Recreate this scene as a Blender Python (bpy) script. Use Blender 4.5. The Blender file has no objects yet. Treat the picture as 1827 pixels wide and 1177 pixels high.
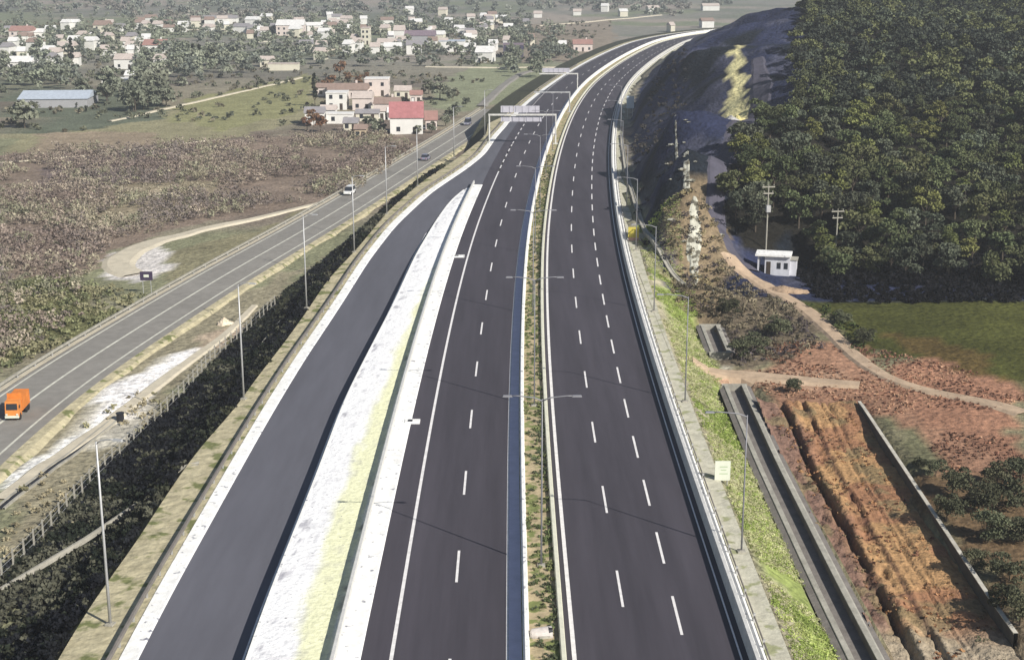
import bpy, bmesh, math, random
import numpy as np
from mathutils import Vector, Matrix
R = math.radians
rng = np.random.default_rng(7)
random.seed(7)
S = bpy.context.scene
COL = S.collection

# ------------------------------------------------------------------ camera
CAM_H = 46.1; FPX = 2565.0; W0, H0 = 1827.0, 1177.0
PITCH = math.atan(680.0 / FPX); YAW = 0.00207
_f = Vector((math.sin(YAW) * math.cos(PITCH), math.cos(YAW) * math.cos(PITCH), -math.sin(PITCH)))
_r = Vector((math.cos(YAW), -math.sin(YAW), 0)); _u = _r.cross(_f)
cam = bpy.data.cameras.new('camera'); camo = bpy.data.objects.new('camera', cam); COL.objects.link(camo)
cam.sensor_width = 36; cam.lens = 36 * FPX / W0; cam.clip_start = 0.5; cam.clip_end = 9000
camo.matrix_world = Matrix(((_r.x, _u.x, -_f.x, 0), (_r.y, _u.y, -_f.y, 0), (_r.z, _u.z, -_f.z, CAM_H), (0, 0, 0, 1)))
S.camera = camo

# ------------------------------------------------------------------ sky, sun, exposure
SUN_EL = R(35)
TO_SUN = Vector((0.73 * math.cos(SUN_EL), -0.683 * math.cos(SUN_EL), math.sin(SUN_EL))).normalized()
wd = bpy.data.worlds.new('World'); S.world = wd; wd.use_nodes = True
nt = wd.node_tree; sky = nt.nodes.new('ShaderNodeTexSky'); sky.sky_type = 'NISHITA'; sky.sun_disc = False
sky.sun_elevation = SUN_EL; sky.sun_rotation = math.atan2(TO_SUN.x, TO_SUN.y); sky.air_density = 1.0; sky.dust_density = 0.8
nt.links.new(sky.outputs[0], nt.nodes['Background'].inputs[0]); nt.nodes['Background'].inputs[1].default_value = 0.062
sl = bpy.data.lights.new('sun', 'SUN'); sl.energy = 4.8; sl.angle = R(0.5); sl.color = (1, 0.955, 0.88)
so = bpy.data.objects.new('sun', sl); COL.objects.link(so)
so.rotation_euler = TO_SUN.to_track_quat('Z', 'Y').to_euler()
S.view_settings.view_transform = 'Standard'; S.view_settings.look = 'None'
S.view_settings.exposure = 0.35; S.view_settings.gamma = 1.0
S.render.engine = 'CYCLES'
S.cycles.max_bounces = 5; S.cycles.diffuse_bounces = 3; S.cycles.glossy_bounces = 2
S.cycles.transparent_max_bounces = 4; S.cycles.volume_bounces = 0
try: S.cycles.use_denoising = True
except Exception: pass

# ------------------------------------------------------------------ helpers
def at(px, py, z=0.0):
    "the point of the horizontal plane z that the photograph shows at pixel px, py"
    d = _f * FPX + _r * (px - W0 / 2) - _u * (py - H0 / 2)
    t = (z - CAM_H) / d.z
    return (d.x * t, d.y * t, z)

def c(r, g, b, k=1.25):
    f = lambda v: ((v / 255 + 0.055) / 1.055) ** 2.4 if v > 10 else v / 255 / 12.92
    return (f(r) / k, f(g) / k, f(b) / k)

def tag(o, label=None, cat=None, group=None, kind=None):
    if label: o['label'] = label
    if cat: o['category'] = cat
    if group: o['group'] = group
    if kind: o['kind'] = kind
    return o

def empty(name, loc=(0, 0, 0), rz=0.0):
    o = bpy.data.objects.new(name, None); COL.objects.link(o); o.location = loc; o.rotation_euler = (0, 0, rz)
    o.empty_display_size = 0.3
    return o

def obj(name, me, parent=None, mat=None):
    o = bpy.data.objects.new(name, me); COL.objects.link(o)
    if parent: o.parent = parent
    if mat and not me.materials: me.materials.append(mat)
    return o

def copy_tree(o, parent=None):
    n = o.copy(); COL.objects.link(n); n.parent = parent
    for ch in o.children: copy_tree(ch, n)
    return n

class MB:
    "collects faces; build() makes one mesh object"
    def __init__(s): s.v = []; s.f = []; s.sm = False
    def add(s, vs, fs):
        n = len(s.v); s.v += [tuple(v) for v in vs]; s.f += [tuple(i + n for i in f) for f in fs]; return s
    def box(s, cx, cy, cz, sx, sy, sz, rz=0.0, taper=1.0):
        "centre of the base (cx, cy, cz), full sizes"
        a, b = math.cos(rz), math.sin(rz); vs = []
        for k, zz in ((1.0, 0), (taper, sz)):
            for x, y in ((-1, -1), (1, -1), (1, 1), (-1, 1)):
                X, Y = x * sx / 2 * k, y * sy / 2 * k
                vs.append((cx + a * X - b * Y, cy + b * X + a * Y, cz + zz))
        return s.add(vs, [(3, 2, 1, 0), (4, 5, 6, 7), (0, 1, 5, 4), (1, 2, 6, 5), (2, 3, 7, 6), (3, 0, 4, 7)])
    def tube(s, pts, r, n=6):
        pts = [Vector(p) for p in pts]; rs = r if isinstance(r, (list, tuple)) else [r] * len(pts)
        rings = []
        for i, p in enumerate(pts):
            d = (pts[min(i + 1, len(pts) - 1)] - pts[max(i - 1, 0)]).normalized()
            a = d.cross(Vector((0, 0, 1)) if abs(d.z) < .9 else Vector((1, 0, 0))).normalized(); b = d.cross(a)
            rings.append([p + a * math.cos(2 * math.pi * k / n) * rs[i] + b * math.sin(2 * math.pi * k / n) * rs[i] for k in range(n)])
        vs = [v for rg in rings for v in rg]; fs = []
        for i in range(len(pts) - 1):
            for k in range(n): fs.append((i * n + k, i * n + (k + 1) % n, (i + 1) * n + (k + 1) % n, (i + 1) * n + k))
        fs.append(tuple(range(n - 1, -1, -1))); fs.append(tuple((len(pts) - 1) * n + k for k in range(n)))
        return s.add(vs, fs)
    def build(s, name, mat=None, parent=None, smooth=False):
        me = bpy.data.meshes.new(name); me.from_pydata(s.v, [], s.f)
        if smooth: me.polygons.foreach_set('use_smooth', [True] * len(me.polygons))
        bm = bmesh.new(); bm.from_mesh(me); bmesh.ops.recalc_face_normals(bm, faces=bm.faces); bm.to_mesh(me); bm.free()
        me.update(); return obj(name, me, parent, mat)

def np_mesh(name, V, F, mat, smooth=False, colors=None, parent=None):
    "V (n,3), F (m,k) arrays"
    V = np.asarray(V, np.float32); F = np.asarray(F, np.int32); m, k = F.shape
    me = bpy.data.meshes.new(name); me.vertices.add(len(V)); me.vertices.foreach_set('co', V.ravel())
    me.loops.add(m * k); me.loops.foreach_set('vertex_index', F.ravel())
    me.polygons.add(m); me.polygons.foreach_set('loop_start', np.arange(m, dtype=np.int32) * k)
    me.polygons.foreach_set('loop_total', np.full(m, k, np.int32))
    me.polygons.foreach_set('use_smooth', np.full(m, bool(smooth)))
    if colors is not None:
        a = me.color_attributes.new('col', 'FLOAT_COLOR', 'POINT')
        cc = np.ones((len(V), 4), np.float32); cc[:, :3] = colors; a.data.foreach_set('color', cc.ravel())
    me.update(calc_edges=True); me.validate()
    return obj(name, me, parent, mat)

# value noise -------------------------------------------------------
def vnoise(x, y, seed=0):
    xi = np.floor(x).astype(np.int64); yi = np.floor(y).astype(np.int64); fx = x - xi; fy = y - yi
    fx = fx * fx * (3 - 2 * fx); fy = fy * fy * (3 - 2 * fy)
    def h(a, b):
        n = (a * 374761393 + b * 668265263 + seed * 974634777) & 0xffffffff
        n = ((n ^ (n >> 13)) * 1274126177) & 0xffffffff
        return ((n ^ (n >> 16)) & 0xffff) / 65535.0
    return (h(xi, yi) * (1 - fx) + h(xi + 1, yi) * fx) * (1 - fy) + (h(xi, yi + 1) * (1 - fx) + h(xi + 1, yi + 1) * fx) * fy
def fbm(x, y, scale, octv=4, seed=0):
    x = np.asarray(x, float) / scale; y = np.asarray(y, float) / scale; t = 0; a = 1; n = 0
    for i in range(octv):
        t = t + a * vnoise(x, y, seed + i * 17); n += a; a *= .5; x = x * 2.03; y = y * 2.03
    return t / n
def sstep(a, b, x):
    t = np.clip((np.asarray(x, float) - a) / (b - a), 0, 1); return t * t * (3 - 2 * t)
def inpoly(x, y, poly):
    x = np.asarray(x); y = np.asarray(y); ins = np.zeros(x.shape, bool); n = len(poly)
    for i in range(n):
        x1, y1 = poly[i][:2]; x2, y2 = poly[(i + 1) % n][:2]
        if y1 == y2: continue
        k = ((y1 > y) != (y2 > y)) & (x < (x2 - x1) * (y - y1) / (y2 - y1) + x1); ins ^= k
    return ins
def smooth_xy(pts, step=3.0, sig=3):
    "dense smooth polyline through points"
    P = np.array([p[:2] for p in pts], float); d = np.r_[0, np.cumsum(np.hypot(*np.diff(P, axis=0).T))]
    s = np.arange(0, d[-1], step); X = np.interp(s, d, P[:, 0]); Y = np.interp(s, d, P[:, 1])
    k = np.exp(-np.arange(-3 * sig, 3 * sig + 1) ** 2 / (2 * sig * sig)); k /= k.sum(); m = 3 * sig
    def sm(a):
        e = np.r_[2 * a[0] - a[m:0:-1], a, 2 * a[-1] - a[-2:-m - 2:-1]]; return np.convolve(e, k, 'valid')
    if len(s) > m + 2: X, Y = sm(X), sm(Y)
    return np.c_[X, Y]

# ------------------------------------------------------------------ materials
def mat(name, col, rough=0.8, var=0.15, scale=1.0, stretch=(1, 1, 1), bump=0.0, bscale=None, metallic=0.0,
        rnd=0.0, attr=False, spots=None, spot_scale=3.0, spot_t=0.6, var2=0.0, scale2=0.1, spec=0.3, sub=0):
    m = bpy.data.materials.new(name); m.use_nodes = True; t = m.node_tree; N = t.nodes; L = t.links
    b = N['Principled BSDF']; b.inputs['Roughness'].default_value = rough; b.inputs['Metallic'].default_value = metallic
    b.inputs['Specular IOR Level'].default_value = spec
    tc = N.new('ShaderNodeTexCoord'); mp = N.new('ShaderNodeMapping'); mp.inputs['Scale'].default_value = stretch
    L.new(tc.outputs['Object'], mp.inputs[0]); src = mp.outputs[0]
    if attr:
        a = N.new('ShaderNodeAttribute'); a.attribute_name = 'col'; cur = a.outputs['Color']
    else:
        rgb = N.new('ShaderNodeRGB'); rgb.outputs[0].default_value = (*col, 1); cur = rgb.outputs[0]
    def mult(cur, sc, amount, det=6.0):
        if amount <= 0: return cur
        n = N.new('ShaderNodeTexNoise'); n.inputs['Scale'].default_value = sc; n.inputs['Detail'].default_value = det
        n.inputs['Roughness'].default_value = 0.65; L.new(src, n.inputs['Vector'])
        r = N.new('ShaderNodeMapRange'); r.inputs[1].default_value = .3; r.inputs[2].default_value = .7
        r.inputs[3].default_value = 1 - amount; r.inputs[4].default_value = 1 + amount; L.new(n.outputs[0], r.inputs[0])
        h = N.new('ShaderNodeVectorMath'); h.operation = 'SCALE'; L.new(cur, h.inputs[0]); L.new(r.outputs[0], h.inputs['Scale'])
        return h.outputs[0]
    cur = mult(cur, scale, var); cur = mult(cur, scale2, var2, 3.0)
    if spots is not None:
        n = N.new('ShaderNodeTexNoise'); n.inputs['Scale'].default_value = spot_scale; n.inputs['Detail'].default_value = 4
        L.new(src, n.inputs['Vector']); r = N.new('ShaderNodeMapRange'); r.inputs[1].default_value = spot_t; r.inputs[2].default_value = spot_t + .08
        L.new(n.outputs[0], r.inputs[0]); mx = N.new('ShaderNodeMix'); mx.data_type = 'RGBA'
        L.new(r.outputs[0], mx.inputs['Factor']); L.new(cur, mx.inputs['A']); mx.inputs['B'].default_value = (*spots, 1); cur = mx.outputs['Result']
    if rnd > 0:
        oi = N.new('ShaderNodeObjectInfo'); hs = N.new('ShaderNodeHueSaturation')
        r = N.new('ShaderNodeMapRange'); r.inputs[3].default_value = 1 - rnd; r.inputs[4].default_value = 1 + rnd; L.new(oi.outputs['Random'], r.inputs[0])
        L.new(r.outputs[0], hs.inputs['Value'])
        mm = N.new('ShaderNodeMath'); mm.operation = 'MULTIPLY'; mm.inputs[1].default_value = 7.13; L.new(oi.outputs['Random'], mm.inputs[0])
        fr = N.new('ShaderNodeMath'); fr.operation = 'FRACT'; L.new(mm.outputs[0], fr.inputs[0])
        r2 = N.new('ShaderNodeMapRange'); r2.inputs[3].default_value = .5 - rnd * .06; r2.inputs[4].default_value = .5 + rnd * .05
        L.new(fr.outputs[0], r2.inputs[0]); L.new(r2.outputs[0], hs.inputs['Hue']); L.new(cur, hs.inputs['Color']); cur = hs.outputs[0]
    L.new(cur, b.inputs['Base Color'])
    if bump > 0:
        n = N.new('ShaderNodeTexNoise'); n.inputs['Scale'].default_value = bscale or scale * 2; n.inputs['Detail'].default_value = 8
        L.new(src, n.inputs['Vector']); bp = N.new('ShaderNodeBump'); bp.inputs['Strength'].default_value = 1.0
        bp.inputs['Distance'].default_value = bump; L.new(n.outputs[0], bp.inputs['Height']); L.new(bp.outputs[0], b.inputs['Normal'])
    return m

M = {}
M['ground'] = mat('ground_soil', (0, 0, 0), .95, .42, 1.3, bump=.45, bscale=1.1, attr=True, var2=.22, scale2=.16, spec=.1)
M['asphalt'] = mat('fresh_asphalt', c(78, 74, 81), .75, .20, .6, (1, .05, 1), attr=False, var2=.14, scale2=.09, spec=.25)
M['asphalt2'] = mat('grey_asphalt', c(106, 106, 114), .8, .12, .5, (1, .12, 1), var2=.10, scale2=.06, spec=.25)
M['old_asphalt'] = mat('worn_asphalt', c(150, 146, 139), .85, .13, .7, var2=.10, scale2=.08, spec=.2)
M['paint'] = mat('road_paint', c(250, 246, 243), .6, .16, 1.6, spec=.3)
M['old_paint'] = mat('worn_road_paint', c(222, 220, 205), .7, .22, 1.0)
M['concrete'] = mat('pale_concrete', c(248, 247, 243, 1.12), .85, .13, 1.1, bump=.03, bscale=5, var2=.06, scale2=.2, spots=c(150, 150, 160), spot_scale=1.5, spot_t=.62, spec=.2)
M['concrete_d'] = mat('weathered_concrete', c(176, 172, 160), .9, .25, .9, bump=.04, bscale=4, spec=.2)
M['concrete_m'] = mat('grey_concrete', c(134, 128, 122), .9, .22, .7, bump=.05, bscale=3, spec=.2)
M['shade_dark'] = mat('shade_dark_concrete', c(92, 88, 84), .9, .3, .7, bump=.04, bscale=3, spec=.2)  # concrete darkened in colour for the shaded left face of the boundary wall
M['steel'] = mat('galvanised_steel', c(205, 205, 205), .5, .12, 1.5, metallic=.35, spec=.5)
M['lamp'] = mat('dull_galvanised', c(150, 150, 156), .6, .1, 1.5, metallic=.2, spec=.3)
M['rail'] = mat('white_guard_rail', c(232, 230, 224), .55, .15, 1.2, metallic=.15, spec=.4)
M['rail_y'] = mat('cream_guard_rail', c(236, 234, 212), .6, .12, 1.2)
M['dark_metal'] = mat('dark_metal', (.03, .03, .035), .5, .1, 2, metallic=.3)
M['gravel'] = mat('white_gravel', c(255, 255, 252, 1.06), .95, .05, .8, bump=.05, bscale=1.6, spots=c(120, 118, 125), spot_scale=2.4, spot_t=.69, spec=.1)
M['path'] = mat('pale_path', c(206, 202, 182), .95, .2, .9, bump=.1, bscale=2, spots=c(166, 168, 130), spot_scale=.6, spot_t=.55, spec=.1)
M['verge'] = mat('dry_verge', c(198, 188, 156), .95, .28, .8, bump=.25, bscale=1.2, spots=c(130, 134, 90), spot_scale=.5, spot_t=.55, spec=.1)
M['median'] = mat('median_soil', c(186, 170, 138), .95, .25, .9, bump=.2, bscale=1.5, spots=c(128, 136, 86), spot_scale=.8, spot_t=.5, spec=.1)
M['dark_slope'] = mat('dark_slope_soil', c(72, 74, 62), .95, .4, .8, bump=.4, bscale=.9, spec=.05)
M['dirt'] = mat('trodden_dirt', c(196, 172, 146), .95, .2, .6, bump=.15, bscale=.8, spec=.1)
M['track'] = mat('pale_track', c(214, 204, 182), .95, .15, .5, bump=.1, bscale=.8, spec=.1)
M['haul'] = mat('shade_grey_haul_road', c(92, 90, 102), .95, .2, .4, bump=.2, bscale=.7, spec=.1)  # dim bluish grey puts the hill's shade into the road colour
M['pit'] = mat('orange_earth', (0, 0, 0), .95, .34, 1.6, bump=.30, bscale=2.6, attr=True, spec=.08)
def leafmat(name, col, rnd=.0, attr=False, var=.35, sc=.6):
    m = mat(name, col, .8, var, sc, rnd=rnd, attr=attr, spec=.15); return m
M['leaf'] = leafmat('hill_leaf', c(98, 104, 72, 1.3), .5); M['leaf_b'] = leafmat('hill_leaf_grey', c(96, 102, 84, 1.3), .4); M['leaf_c'] = leafmat('hill_leaf_yellow', c(116, 120, 72, 1.3), .35)
M['leaf_far'] = leafmat('hazed_far_leaf', c(128, 132, 114, 1.2), .3)  # leaf colour lightened to paint in distance haze
M['leaf_cyp'] = leafmat('cypress_leaf', c(62, 66, 54, 1.25), .15)
M['leaf_rust'] = leafmat('russet_leaf', c(140, 108, 82, 1.25), .2)
M['brush'] = leafmat('brush', (0, 0, 0), 0, True)
M['bark'] = mat('bark', (.10, .08, .06), .9, .3, 3)

# ------------------------------------------------------------------ the motorway's own line
yo = lambda y: 1.503 * y + 15.3
yr = lambda y: 1.498 * y + 16.65
B0 = [(4.4, -60), (4.4, -30), (4.4, 0), (4.35, 50), (4.4, 80), (4.75, 103), (5.4, 125), (6.35, 146), (8.2, 172), (10.6, 200), (13.6, 228), (17.4, 258), (22.3, 290),
      (28.8, 325), (36.2, 356), (47.5, 397), (60, 437), (77, 485), (97, 522), (122, 552), (165, 585), (230, 615), (320, 640), (450, 655)]
B = smooth_xy([(a, yo(b)) for a, b in B0], 2.0, 9)
T = np.gradient(B, axis=0); T /= np.linalg.norm(T, axis=1)[:, None]; NRM = np.c_[T[:, 1], -T[:, 0]]   # points to the right
BS = np.r_[0, np.cumsum(np.hypot(*np.diff(B, axis=0).T))]
sY = lambda y: float(np.interp(y, B[:, 1], BS))
def off(u, s0=None, s1=None, z=0.0):
    "polyline at lateral offset u (number or function of y of B)"
    uu = u(B[:, 1]) if callable(u) else np.full(len(B), float(u))
    P = B + NRM * uu[:, None]; k = np.ones(len(B), bool)
    if s0 is not None: k &= BS >= s0
    if s1 is not None: k &= BS <= s1
    zz = z(B[:, 1]) if callable(z) else np.full(len(B), float(z))
    return np.c_[P, zz][k]
def pt(s, u, z=0.0):
    x = np.interp(s, BS, B[:, 0]); y = np.interp(s, BS, B[:, 1]); nx = np.interp(s, BS, NRM[:, 0]); ny = np.interp(s, BS, NRM[:, 1])
    return Vector((x + nx * u, y + ny * u, z))
def head(s): a = pt(s - 1, 0); b = pt(s + 1, 0); return math.atan2(b.y - a.y, b.x - a.x)
def ribbon(name, Ls, mt, parent=None, smooth=False):
    "a sheet through a list of polylines with equal numbers of points"
    n = len(Ls[0]); k = len(Ls); V = np.concatenate(Ls); F = []
    i = np.arange(n - 1)
    for j in range(k - 1): F.append(np.c_[j * n + i, (j + 1) * n + i, (j + 1) * n + i + 1, j * n + i + 1])
    return np_mesh(name, V, np.concatenate(F), mt, smooth, parent=parent)
def struct(o): o['kind'] = 'structure'; return o

# absolute lines (x as a function of y) on the left, ramp level first
rampz = lambda y: -1.3 * (1 - sstep(173, 289, y))
def absline(pxs, zf):
    P = []
    for px, py in pxs:
        p = at(px, py, 0); 
        for _ in range(4): p = at(px, py, float(zf(p[1])))
        P.append(p[:2])
    P = np.array(P); P = P[np.argsort(P[:, 1])]
    s = (P[1, 0] - P[0, 0]) / (P[1, 1] - P[0, 1]); P = np.r_[[[P[0, 0] - s * 80, P[0, 1] - 80]], P]
    ys = np.arange(-60, 408, 2.0); xs = np.interp(ys, P[:, 1], P[:, 0])
    k = np.exp(-np.arange(-9, 10) ** 2 / 18.0); k /= k.sum(); e = np.r_[[2 * xs[0] - xs[9 - i] for i in range(9)], xs, [2 * xs[-1] - xs[-2 - i] for i in range(9)]]
    return np.c_[ys, np.convolve(e, k, 'valid')]
LN = absline([(246, 1177), (293, 1083), (371, 942), (452, 797), (490, 730), (546, 638), (619, 528), (657, 466.6), (706, 403), (769.5, 344), (835, 300), (866, 275), (886, 244.6), (909, 219)], rampz)
LM = absline([(444, 1177), (477, 1078), (531.6, 941), (578.6, 820), (616, 716), (658, 632), (700.7, 550), (744, 454), (782, 390), (808, 354.5), (846, 326)], lambda y: 0.0)
LP = absline([(101, 1177), (162, 1070), (209, 1009), (236, 982), (287, 891), (314, 857), (358, 789), (412, 740), (448, 684), (504, 614), (557, 540), (583, 498), (637, 443), (688, 380), (718, 352), (760, 318), (815, 283), (868, 240)], rampz)
xN = lambda y: np.interp(y, LN[:, 0], LN[:, 1]); xM = lambda y: np.interp(y, LM[:, 0], LM[:, 1]); xP = lambda y: np.interp(y, LP[:, 0], LP[:, 1])
O143 = off(-14.35); xO = lambda y: np.interp(y, O143[:, 1], O143[:, 0])
YS = LN[:, 0]; YN = YS[YS <= 394]
def rows(xf, zf=0.0, ys=YN):
    z = zf(ys) if callable(zf) else np.full(len(ys), float(zf)); return np.c_[xf(ys), ys, z]
FAR0 = sY(409)
def farrows(u, z=0.0): return off(u, FAR0, None, z)
outer = lambda y: -14.4 - 1.9 * (1 - sstep(409, 534, y))
def full(xf, zf, dl):
    "near: absolute line; far: left edge of the road shifted by dl"
    return np.r_[rows(xf, zf), farrows(lambda y: outer(y) + dl, 0.0)]

# ------------------------------------------------------------------ terrain
ZL, ZR = -6.0, -4.0
ctrl = []
def cp(px, py, z): p = at(px, py, z); ctrl.append((p[0], p[1], z))
for y in range(241, 980, 25):
    s = sY(y)
    for u, z in ((14.2, 0.0), (16.6, 0.1)):
        p = pt(s, u); ctrl.append((p.x, p.y, z))
for a in ((1240, 402, 8), (1240, 300, 12.5), (1205, 195, 15), (1225, 250, 14), (1290, 480, -1), (1240, 82, 22), (1190, 105, 16), (1212, 95, 19), (1330, 27, 28), (1285, 54, 24.5), (1400, 8, 31),
          (1310, 100, 19), (1320, 200, 11), (1290, 150, 15), (1275, 290, 7), (1262, 400, 3), (1320, 475, -3), (1345, 200, 11.5), (1300, 290, 7.6), (1290, 400, 2.6),
          (1380, 62, 25), (1420, 60, 25), (1370, 150, 17), (1440, -2, 30), (1330, 300, 8.5), (1310, 400, 2), (1420, 480, -4), (1380, 500, -4), (1250, 520, -4), (1200, 545, -4), (1300, 530, -4),
          (1600, 500, -3), (1820, 500, -3), (1600, 400, 1.5), (1820, 400, 1.5), (1600, 300, 7), (1820, 300, 7), (1600, 180, 14), (1820, 180, 15), (1600, 60, 22), (1820, 60, 24), (1600, -30, 29), (1820, -30, 29)):
    cp(*a)
ctrl += [(a, yo(b), q) for a, b, q in [(75, 400, 8), (110, 430, 14), (100, 330, 22), (130, 380, 26), (60, 340, 10), (90, 460, 5), (160, 500, 20), (240, 420, 34), (240, 300, 34), (240, 560, 14), (180, 200, 20), (240, 200, 24), (150, 300, 33),
         (200, 130, 0), (200, 60, -4), (150, 60, -4), (100, 60, -4), (60, 60, -4), (30, 60, -4), (30, 110, -4), (60, 110, -4), (120, 110, -4), (50, 620, 0), (450, 700, 6), (450, 300, 30), (450, 100, 0)]]
ctrl = np.array(ctrl, float)
_K = np.hypot(ctrl[:, None, 0] - ctrl[None, :, 0], ctrl[:, None, 1] - ctrl[None, :, 1])
_A = np.block([[-_K + np.eye(len(ctrl)) * .3, np.ones((len(ctrl), 1))], [np.ones((1, len(ctrl))), np.zeros((1, 1))]])
_w = np.linalg.solve(_A, np.r_[ctrl[:, 2], 0])
def rbf(x, y):
    out = np.zeros(x.shape); out += _w[-1]
    for i in range(len(ctrl)): out -= _w[i] * np.hypot(x - ctrl[i, 0], y - ctrl[i, 1])
    return out
GX = np.array([-3000, -2000, -1400, -1000, -800, -650] + list(range(-540, -140, 20)) + list(np.arange(-140, 140, 1.5)) + list(range(142, 300, 8)) + [330, 400, 500, 700, 1000, 1500, 2200, 3000], float)
GY = np.array([-80, -40, 0, 20] + list(np.arange(40, 510, 2.0)) + list(range(512, 1080, 8)) + list(range(1100, 2400, 40)) + [2500, 2800, 3200, 3700, 4200], float)
XX, YY = np.meshgrid(GX, GY)
def lateral(x, y):
    best = np.full(x.shape, 1e9); u = np.zeros(x.shape); yy = np.zeros(x.shape)
    for i in range(0, len(B), 3):
        dx = x - B[i, 0]; dy = y - B[i, 1]; d = np.hypot(dx, dy); k = d < best
        best = np.where(k, d, best); u = np.where(k, dx * NRM[i, 0] + dy * NRM[i, 1], u); yy = np.where(k, B[i, 1], yy)
    return u, best, yy
UU, DD, YB = lateral(XX, YY)
farleft = outer(YB) - 3.2
isleft_far = UU < farleft
plain = ZL + 0.5 * (fbm(XX, YY, 60, 3, 3) - .5) + .45 * (fbm(XX, YY, 7, 3, 4) - .5)
plain += sstep(800, 2400, YY) * 6 * (fbm(XX, YY, 260, 2, 9) - .35)
ZG = plain.copy()
rightside = UU > 13.4
rz_ = rbf(XX, YY)
near = np.maximum(ZR, -(UU - 14.3) * .72); near = np.minimum(near, 0.0)
flat = ZR + .35 * (fbm(XX, YY, 9, 3, 5) - .5)
near = np.where(near <= ZR + .01, flat, near)
wgt = sstep(184, 241, YY)
rough = (fbm(XX, YY, 9, 4, 6) - .5) * 4.2 + (fbm(XX, YY, 25, 2, 8) - .5) * 3.0
hill = (rz_ + rough) * sstep(16.2, 19.5, UU) + .02 * np.clip(UU - 14, 0, 3)
zr_ = near * (1 - wgt) + hill * wgt
offb = sstep(857, 1158, YY); zr_ = zr_ * (1 - offb) + plain * offb
ZG = np.where(rightside, zr_, ZG)
# corridor under the paved surfaces and embankment
inleft = np.where(YY < 391, (XX > xP(YY) - 4.6), UU > farleft - 4.6)
corr = (~rightside) & inleft & (DD < 60)
ZG = np.where(corr, -7.6, ZG)
def H(x, y):
    "ground height, bilinear"
    x = np.atleast_1d(np.asarray(x, float)); y = np.atleast_1d(np.asarray(y, float))
    i = np.clip(np.searchsorted(GX, x) - 1, 0, len(GX) - 2); j = np.clip(np.searchsorted(GY, y) - 1, 0, len(GY) - 2)
    fx = np.clip((x - GX[i]) / (GX[i + 1] - GX[i]), 0, 1); fy = np.clip((y - GY[j]) / (GY[j + 1] - GY[j]), 0, 1)
    return (ZG[j, i] * (1 - fx) + ZG[j, i + 1] * fx) * (1 - fy) + (ZG[j + 1, i] * (1 - fx) + ZG[j + 1, i + 1] * fx) * fy
def h1(x, y): return float(H(x, y)[0])

# canal and pit cut into the near ground on the right
def P_(pxs, z): return [at(a, b, z)[:2] for a, b in pxs]
canal_c = smooth_xy([(a, yr(b)) for a, b in [(26.2, 0), (25.9, 45), (25.8, 60), (26.0, 80), (26.6, 97), (27.1, 108), (27.5, 116.5)]], 2, 2)
cx = np.interp(YY, canal_c[:, 1], canal_c[:, 0])
cut = (np.abs(XX - cx) < 1.6) & (YY < 192.5) & (YY > 0)
bridge = (YY > 165) & (YY < 176)
ZG = np.where(cut & ~bridge, ZR - 2.0, ZG)
pit_l = lambda y: np.interp(y, canal_c[:, 1], canal_c[:, 0]) + 3.0
pit_r = lambda y: np.interp(y, [46.6, 105.6, 153], [37.2, 38.0, 39.6])
pit = (YY < 155) & (YY > 31) & (XX > cx + 2.6) & (XX < pit_r(YY) - .3)
ZG = np.where(pit, ZR - 2.2, ZG)
rt = (YY < 157) & (XX >= pit_r(YY) - .3) & (XX < pit_r(YY) + 25)
ZG = np.where(rt, ZG + .2 * (1 - sstep(4, 25, XX - pit_r(YY))), ZG)

# colours of the ground
wx = XX + (fbm(XX, YY, 7, 3, 21) - .5) * 9; wy = YY + (fbm(XX, YY, 7, 3, 22) - .5) * 9
C = np.zeros(XX.shape + (3,))
_late = []
def paint(mask, col, jit=.0, seed=1):
    k = mask.astype(float)[..., None] if mask.dtype == bool else mask[..., None]
    cc = np.array(col)[None, None, :]
    if jit: cc = cc * (1 + (fbm(XX, YY, 14, 3, seed) - .5)[..., None] * 2 * jit)
    C[:] = C * (1 - k) + cc * k
paint(np.ones(XX.shape, bool), c(154, 146, 126), .15)
n1 = fbm(XX, YY, 45, 3, 31); n2 = fbm(XX, YY, 120, 3, 32)
paint(sstep(.5, .6, n1) * .8, c(120, 106, 98), .15); paint(sstep(.56, .64, n2) * .7, c(142, 146, 112), .1)
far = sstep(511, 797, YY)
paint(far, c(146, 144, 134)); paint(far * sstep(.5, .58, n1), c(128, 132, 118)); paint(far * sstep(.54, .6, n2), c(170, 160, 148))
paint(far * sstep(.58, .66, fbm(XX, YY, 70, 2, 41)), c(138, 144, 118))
wx2 = XX + (fbm(XX, YY, 3, 3, 23) - .5) * 3.5; wy2 = YY + (fbm(XX, YY, 3, 3, 24) - .5) * 5
def zone2(pxs, z, col, jit=.05): paint(inpoly(wx2, wy2, P_(pxs, z)), col, jit, 2)
def zone(pxs, z, col, jit=.1, warp=True, seed=1, feather=None):
    poly = P_(pxs, z); m = inpoly(wx if warp else XX, wy if warp else YY, poly); paint(m, col, jit, seed)
zone([(0, 270), (700, 235), (760, 262), (640, 345), (560, 365), (300, 410), (180, 460), (0, 560)], ZL, c(146, 130, 116), .22)
zone([(90, 275), (280, 265), (310, 310), (180, 335), (60, 330)], ZL, c(136, 122, 118), .15)
zone([(180, 330), (400, 320), (420, 375), (250, 400), (120, 390)], ZL, c(158, 146, 122), .15)
zone([(0, 500), (120, 490), (220, 560), (60, 640), (0, 660)], ZL, c(118, 118, 82), .22)
zone([(60, 225), (330, 185), (520, 140), (560, 132), (590, 200), (430, 245), (200, 270), (0, 275)], ZL, c(160, 154, 122), .14)
zone([(330, 178), (560, 130), (560, 190), (400, 235), (300, 215)], ZL, c(156, 154, 112), .08)
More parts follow.
